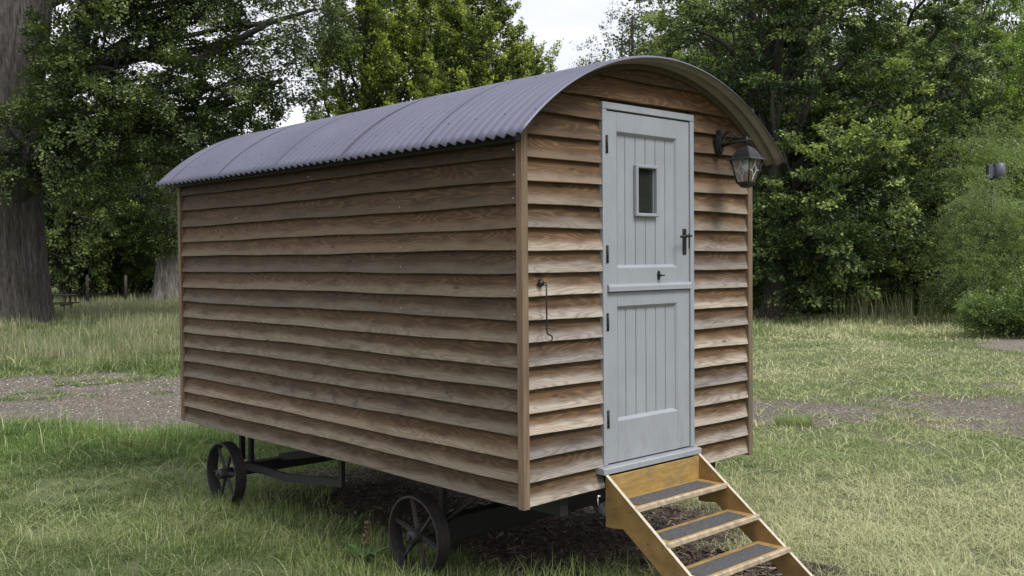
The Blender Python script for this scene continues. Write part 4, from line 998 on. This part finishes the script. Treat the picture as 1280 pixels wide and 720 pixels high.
def lawn(n, r0, r1, p, wmul=1., segs=3):
    x, y, r = fan(n, r0, r1, p); s = track_s(x, y); t = track_t(x, y)
    tr = m_track(x, y); so = m_soil(x, y); p2 = m_path2(x, y)
    right = sstep(-1.5, 2.5, t + 0*s)                               # 0 left of the hut, 1 right of it
    cl_ = fbm(x, y, 1.1, 77); big = fbm(x, y, .33, 5); fine = fbm(x, y, 4.5, 91, 2)
    edge = sstep(3.2, 4.2, s)*(1-sstep(5.4, 6.2, s))*(1-right)
    meadow = sstep(10.2, 11.4, s)*(1-sstep(-5., 0., t))
    shade = sstep(23, 26, r)*right
    h = .042+.055*cl_*(1-right)*1.5+.015*right*cl_+.10*edge*(.5+cl_)+.16*meadow*(.5+cl_)+.22*shade*cl_
    h = h*rng.uniform(.5, 1.35, len(x))*(.45+1.1*fine)*(.7+.6*fbm(x, y, 1.9, 140))
    dry = np.clip(.04+.60*right*sstep(.3, .6, big)+.12*sstep(.54, .70, fbm(x, y, .6, 123))*(1-right)*(1-edge)+.22*sstep(.52, .72, cl_)+rng.normal(0, .16, len(x))+.12*right-.25*edge-.25*shade, 0, 1)
    lg = rng.uniform(0, 1, len(x)); dry = np.where(lg > .965-.06*right, np.clip(dry+.55, 0, 1), dry); h = np.where(lg > .965-.03*right, h*1.5, h)
    keep = rng.uniform(0, 1, len(x)) > np.clip(tr*1.0+so*1.0+p2*.97, 0, 1)
    bare = (fbm(x, y, .8, 15) > .61) & (fbm(x, y, 5, 16) > .46); keep &= ~(bare & (rng.uniform(0, 1, len(x)) < .8))
    under = (x > .1) & (x < W) & (y > .1) & (y < LN); keep &= ~(under & (rng.uniform(0, 1, len(x)) < .35))
    inside_stringer = ((abs(x-.59) < .03) | (abs(x-1.432) < .03)) & (y < -.03) & (y > -.95); keep &= ~inside_stringer
    low = sstep(.56, .64, fbm(x, y, .45, 210))*meadow; h = h*(1-.55*low); dry = dry*(1-.8*low); h = np.where(tr > .3, h*.6, h); h = np.where(under, h*.8, h)
    x, y, r, h, dry = (q[keep] for q in (x, y, r, h, dry)); n_ = len(x)
    wd = np.maximum(.0034, r*.00058)*wmul*rng.uniform(.6, 1.3, n_); lean = np.abs(rng.normal(1.0, .75, n_))
    rd = np.clip(-.22*(1-sstep(-1.5, 2.5, track_t(x, y)))+fbm(x, y, 1.4, 60)*.9+rng.normal(0, .2, n_)-.1+.25*sstep(3, 5, track_s(x, y))*(1-sstep(6, 7, track_s(x, y))), 0, 1)  # greener and darker left of the hut: lush growth with oak shade painted in
    return blades(x, y, h, wd, lean, dry, rd, segs)
gr = [lawn(330000, 4.2, 11, 1.0, 1.0, 3), lawn(300000, 11, 34, 1.1, 1.2, 2), lawn(90000, 34, 75, 1.1, 1.6, 2)]
build_grass('lawn_grass', gr, GM, 'short rough grass with straw coloured blades around the hut')
# long loose stalks lying over the lawn
x, y, r = fan(22000, 4.2, 20, .9); k = (m_track(x, y) < .3) & (m_soil(x, y) < .5) & ~((x > .3) & (x < W) & (y > .3) & (y < LN)) & (fbm(x, y, 1.3, 44) > .56-.36*(track_t(x, y) > 0)); x, y, r = x[k], y[k], r[k]
st_g = blades(x, y, rng.uniform(.06, .2, len(x)), np.maximum(.0042, r*.0006)*rng.uniform(.6, 1.3, len(x)), rng.uniform(.8, 3.2, len(x)), rng.uniform(.35, 1, len(x))*np.where(track_t(x, y) > -1, 1, .6), rng.uniform(.3, 1, len(x)), 4)
build_grass('dry_stalks', [st_g], GM, 'long bent dry grass stalks lying over the lawn')
# tall tufts round the near wheel and the front corner
def tuft(cx, cy, n, rad, h0, h1, dry0=.05, dry1=.35, lean=.6):
    a = rng.uniform(0, 6.28, n); q = rad*np.sqrt(rng.uniform(0, 1, n)); x = cx+q*np.cos(a); y = cy+q*np.sin(a)
    return blades(x, y, rng.uniform(h0, h1, n), np.full(n, .0048)*rng.uniform(.6, 1.3, n), np.abs(rng.normal(lean, .35, n)), rng.uniform(dry0, dry1, n), rng.uniform(.2, 1, n), 4)
tf = []
for (cx, cy, n, rad, h0, h1) in ((.35, .15, 700, .42, .10, .27), (.75, -.1, 500, .35, .08, .24), (.05, .55, 420, .3, .08, .22), (-.15, 1.0, 420, .3, .06, .18), (.3, 1.5, 420, .3, .08, .2), (-.1, 1.6, 420, .32, .06, .2), (.05, 3.3, 420, .3, .06, .16), (.0, 2.4, 700, .5, .05, .16), (1.0, -.55, 260, .25, .05, .2), (-.5, 3.0, 500, .5, .05, .15), (.55, 3.4, 400, .4, .06, .2), (6.45, 2.35, 900, .22, .08, .17), (.3, 3.9, 400, .35, .06, .2), (1.45, -1.05, 300, .2, .05, .14)):
    tf.append(tuft(cx, cy, n, rad, h0, h1))
build_grass('grass_tufts', tf, GM, 'long green tufts of grass growing round the iron wheels and the steps')
def dock(x, y, h, lab, seed):
    rg = np.random.default_rng(seed); root = tag(empty('dock_plant', (x, y, GZ)), lab, 'plant')
    md = simple('dock_leaf_green', (.07, .13, .035), .5, 0, .3, 20); ms_ = simple('rusty_seed_stem', (.10, .060, .038), .8, 0, .4, 60)
    for k in range(7):
        a = k*2.4+rg.uniform(-.3, .3); L_ = h*rg.uniform(.45, .8); mb = MB(); rows = []
        for i in range(7):
            t = i/6; w_ = .032*h/.3*math.sin(math.pi*min(1, .12+t*.88))**.8*(1 if t > .15 else .35); rr_ = L_*(.15+.75*t); zz = L_*(.9*t-.55*t*t)*1.2+.02
            rows.append([(rr_*math.cos(a)-q*w_*math.sin(a), rr_*math.sin(a)+q*w_*math.cos(a), zz+abs(q)*.008) for q in (-1, 0, 1)])
        for i in range(6):
            for j in range(2): mb.face([rows[i][j], rows[i][j+1], rows[i+1][j+1], rows[i+1][j]], smooth=True)
        mb.build('leaf', md, root)
    mb = MB(); mb.tube([(0, 0, 0), (.01, 0, h*.5), (.03, .01, h)], [.004, .003, .0015], 6)
    for q in range(60):
        t = rg.uniform(.45, 1); c_ = Vector((.03*t, .01*t, h*t))+Vector(rg.normal(0, .010, 3)); e = Vector(rg.normal(0, .006, 3)); f_ = e.orthogonal()*.7; mb.face([c_-e, c_+f_, c_+e, c_-f_])
    mb.build('seed_stem', ms_, root)
dock(.03, 1.47, .27, 'leafy dock with a rusty seed stem beside the near iron wheel', 3)

# meadow beyond the track on the left, reeds under the right trees
x, y, r = fan(210000, 17, 62, 1.1, 40); s = track_s(x, y); t = track_t(x, y)
k = (rng.uniform(0, 1, len(x)) < sstep(10.6, 12.2, s+(fbm(x, y, .7, 70)-.5)*2)*(1-sstep(-6., -1., t))) ; x, y, r = x[k], y[k], r[k]; cl_ = fbm(x, y, .5, 71)
g1 = blades(x, y, (.12+.46*cl_)*rng.uniform(.5, 1.4, len(x))*(1-.7*sstep(.56, .64, fbm(x, y, .45, 210))), r*.00065*rng.uniform(.6, 1.3, len(x)), np.abs(rng.normal(.25, .2, len(x))), np.clip(-.05+1.0*fbm(x, y, .9, 72)+rng.normal(0, .25, len(x)), 0, 1), rng.uniform(0, 1, len(x)), 2)
x, y, r = fan(26000, 27, 44, 1., 27); a = np.degrees(np.arctan2((x-CAM[0])*RT[0]+(y-CAM[1])*RT[1], (x-CAM[0])*FW[0]+(y-CAM[1])*FW[1])); t = track_t(x, y)
k = (t > 4) & (rng.uniform(0, 1, len(x)) < sstep(29, 34, r)*sstep(.4, .6, fbm(x, y, .4, 81))); x, y, r, a = x[k], y[k], r[k], a[k]
sel = (a > 18.6) & (a < 23.6); sel |= rng.uniform(0, 1, len(x)) < .12; x, y, r = x[sel], y[sel], r[sel]
g2 = blades(x, y, rng.uniform(.5, 1.15, len(x)), r*.0008, np.abs(rng.normal(.2, .15, len(x))), rng.uniform(.1, .8, len(x)), rng.uniform(.2, .9, len(x)), 3)
build_grass('meadow_grass', [g1, g2], GM2, 'tall seeding meadow grass beyond the track and under the trees')

# ------------------------------------------------------------------ stones and mulch
def stones(name, x, y, size, m, label, cat, z=GZ, flat=.55):
    n = len(x); base = np.array([(1, 0, 0), (-1, 0, 0), (0, 1, 0), (0, -1, 0), (0, 0, 1), (0, 0, -1)], float)
    f = np.array([(0, 2, 4), (2, 1, 4), (1, 3, 4), (3, 0, 4), (2, 0, 5), (1, 2, 5), (3, 1, 5), (0, 3, 5)])
    S_ = size[:, None, None]*rng.uniform(.6, 1.3, (n, 6, 1))*base[None]*np.stack([rng.uniform(.7, 1.3, n), rng.uniform(.5, 1, n), np.full(n, flat)], 1)[:, None]
    a = rng.uniform(0, 6.28, n); c, s = np.cos(a)[:, None], np.sin(a)[:, None]; X_ = S_[..., 0]*c-S_[..., 1]*s; Y_ = S_[..., 0]*s+S_[..., 1]*c
    V = np.stack([X_+x[:, None], Y_+y[:, None], S_[..., 2]+z+size[:, None]*.2], 2).reshape(-1, 3)
    F = (f[None]+np.arange(n)[:, None, None]*6).reshape(-1, 3)
    me = npmesh(name, V, np.full(len(F), 3), F.ravel(), {'rnd': np.repeat(rng.uniform(0, 1, n), 6)}); return tag(link(name, me, m), label, cat, kind='stuff')
def rndmat(name, stops):
    m, N, L, b = mat(name); at = nd(N, 'ShaderNodeAttribute', attribute_name='rnd'); L.new(ramp(N, L, at.outputs['Fac'], stops), b.inputs['Base Color']); b.inputs['Roughness'].default_value = .85; return m
x, y, r = fan(120000, 9.5, 26, .9); k = rng.uniform(0, 1, len(x)) < m_track(x, y)*(1-.55*sstep(-1.5, 2.5, track_t(x, y))); x, y, r = x[k], y[k], r[k]
stones('gravel_stones', x, y, r*.0008*rng.uniform(.5, 1.7, len(x)), rndmat('stone_colours', [(0, (.065, .048, .034)), (.45, (.17, .15, .125)), (.85, (.30, .28, .25)), (1, (.58, .54, .47))]), 'loose grey stones and chips covering the track', 'gravel')
x, y, r = fan(26000, 6, 22, .9); k = (rng.uniform(0, 1, len(x)) < .9*sstep(.56, .66, fbm(x, y, .9, 150))*(track_s(x, y) > 4.6)*(track_s(x, y) < 12.5)) & (m_track(x, y) < .5); x, y, r = x[k], y[k], r[k]
stones('stray_chips', x, y, r*.0008*rng.uniform(.5, 1.6, len(x)), bpy.data.materials['stone_colours'], 'stray stones and bark chips at the ragged edges of the track', 'gravel')
n = 34000; x = rng.uniform(.2, 3.0, n); y = rng.uniform(-1.4, 4.3, n); k = rng.uniform(0, 1, n) < m_soil(x, y); x, y = x[k], y[k]
az = rng.uniform(0, 6.28, len(x)); Lh = rng.uniform(.004, .022, len(x))*rng.choice([1, 1, 1, 2.2], len(x)); wv = Lh*rng.uniform(.07, .3, len(x)); c, s = np.cos(az), np.sin(az); zz = GZ+.006+rng.uniform(0, .02, len(x)); dz = rng.normal(0, .006, len(x))
V = np.stack([np.stack([x-c*Lh+s*wv, y-s*Lh-c*wv, zz-dz], 1), np.stack([x+c*Lh+s*wv, y+s*Lh-c*wv, zz+dz], 1), np.stack([x+c*Lh-s*wv, y+s*Lh+c*wv, zz+dz+.003], 1), np.stack([x-c*Lh-s*wv, y-s*Lh+c*wv, zz-dz+.003], 1)], 1).reshape(-1, 3)
tag(link('mulch', npmesh('mulch', V, np.full(len(x), 4), np.arange(len(V)), {'rnd': np.repeat(rng.uniform(0, 1, len(x)), 4)}), rndmat('mulch_colours', [(0, (.03, .02, .014)), (.6, (.08, .055, .04)), (.92, (.15, .11, .08)), (1, (.34, .28, .2))])), 'dead stalks and bark chips strewn on the soil under the hut', 'mulch', kind='stuff')
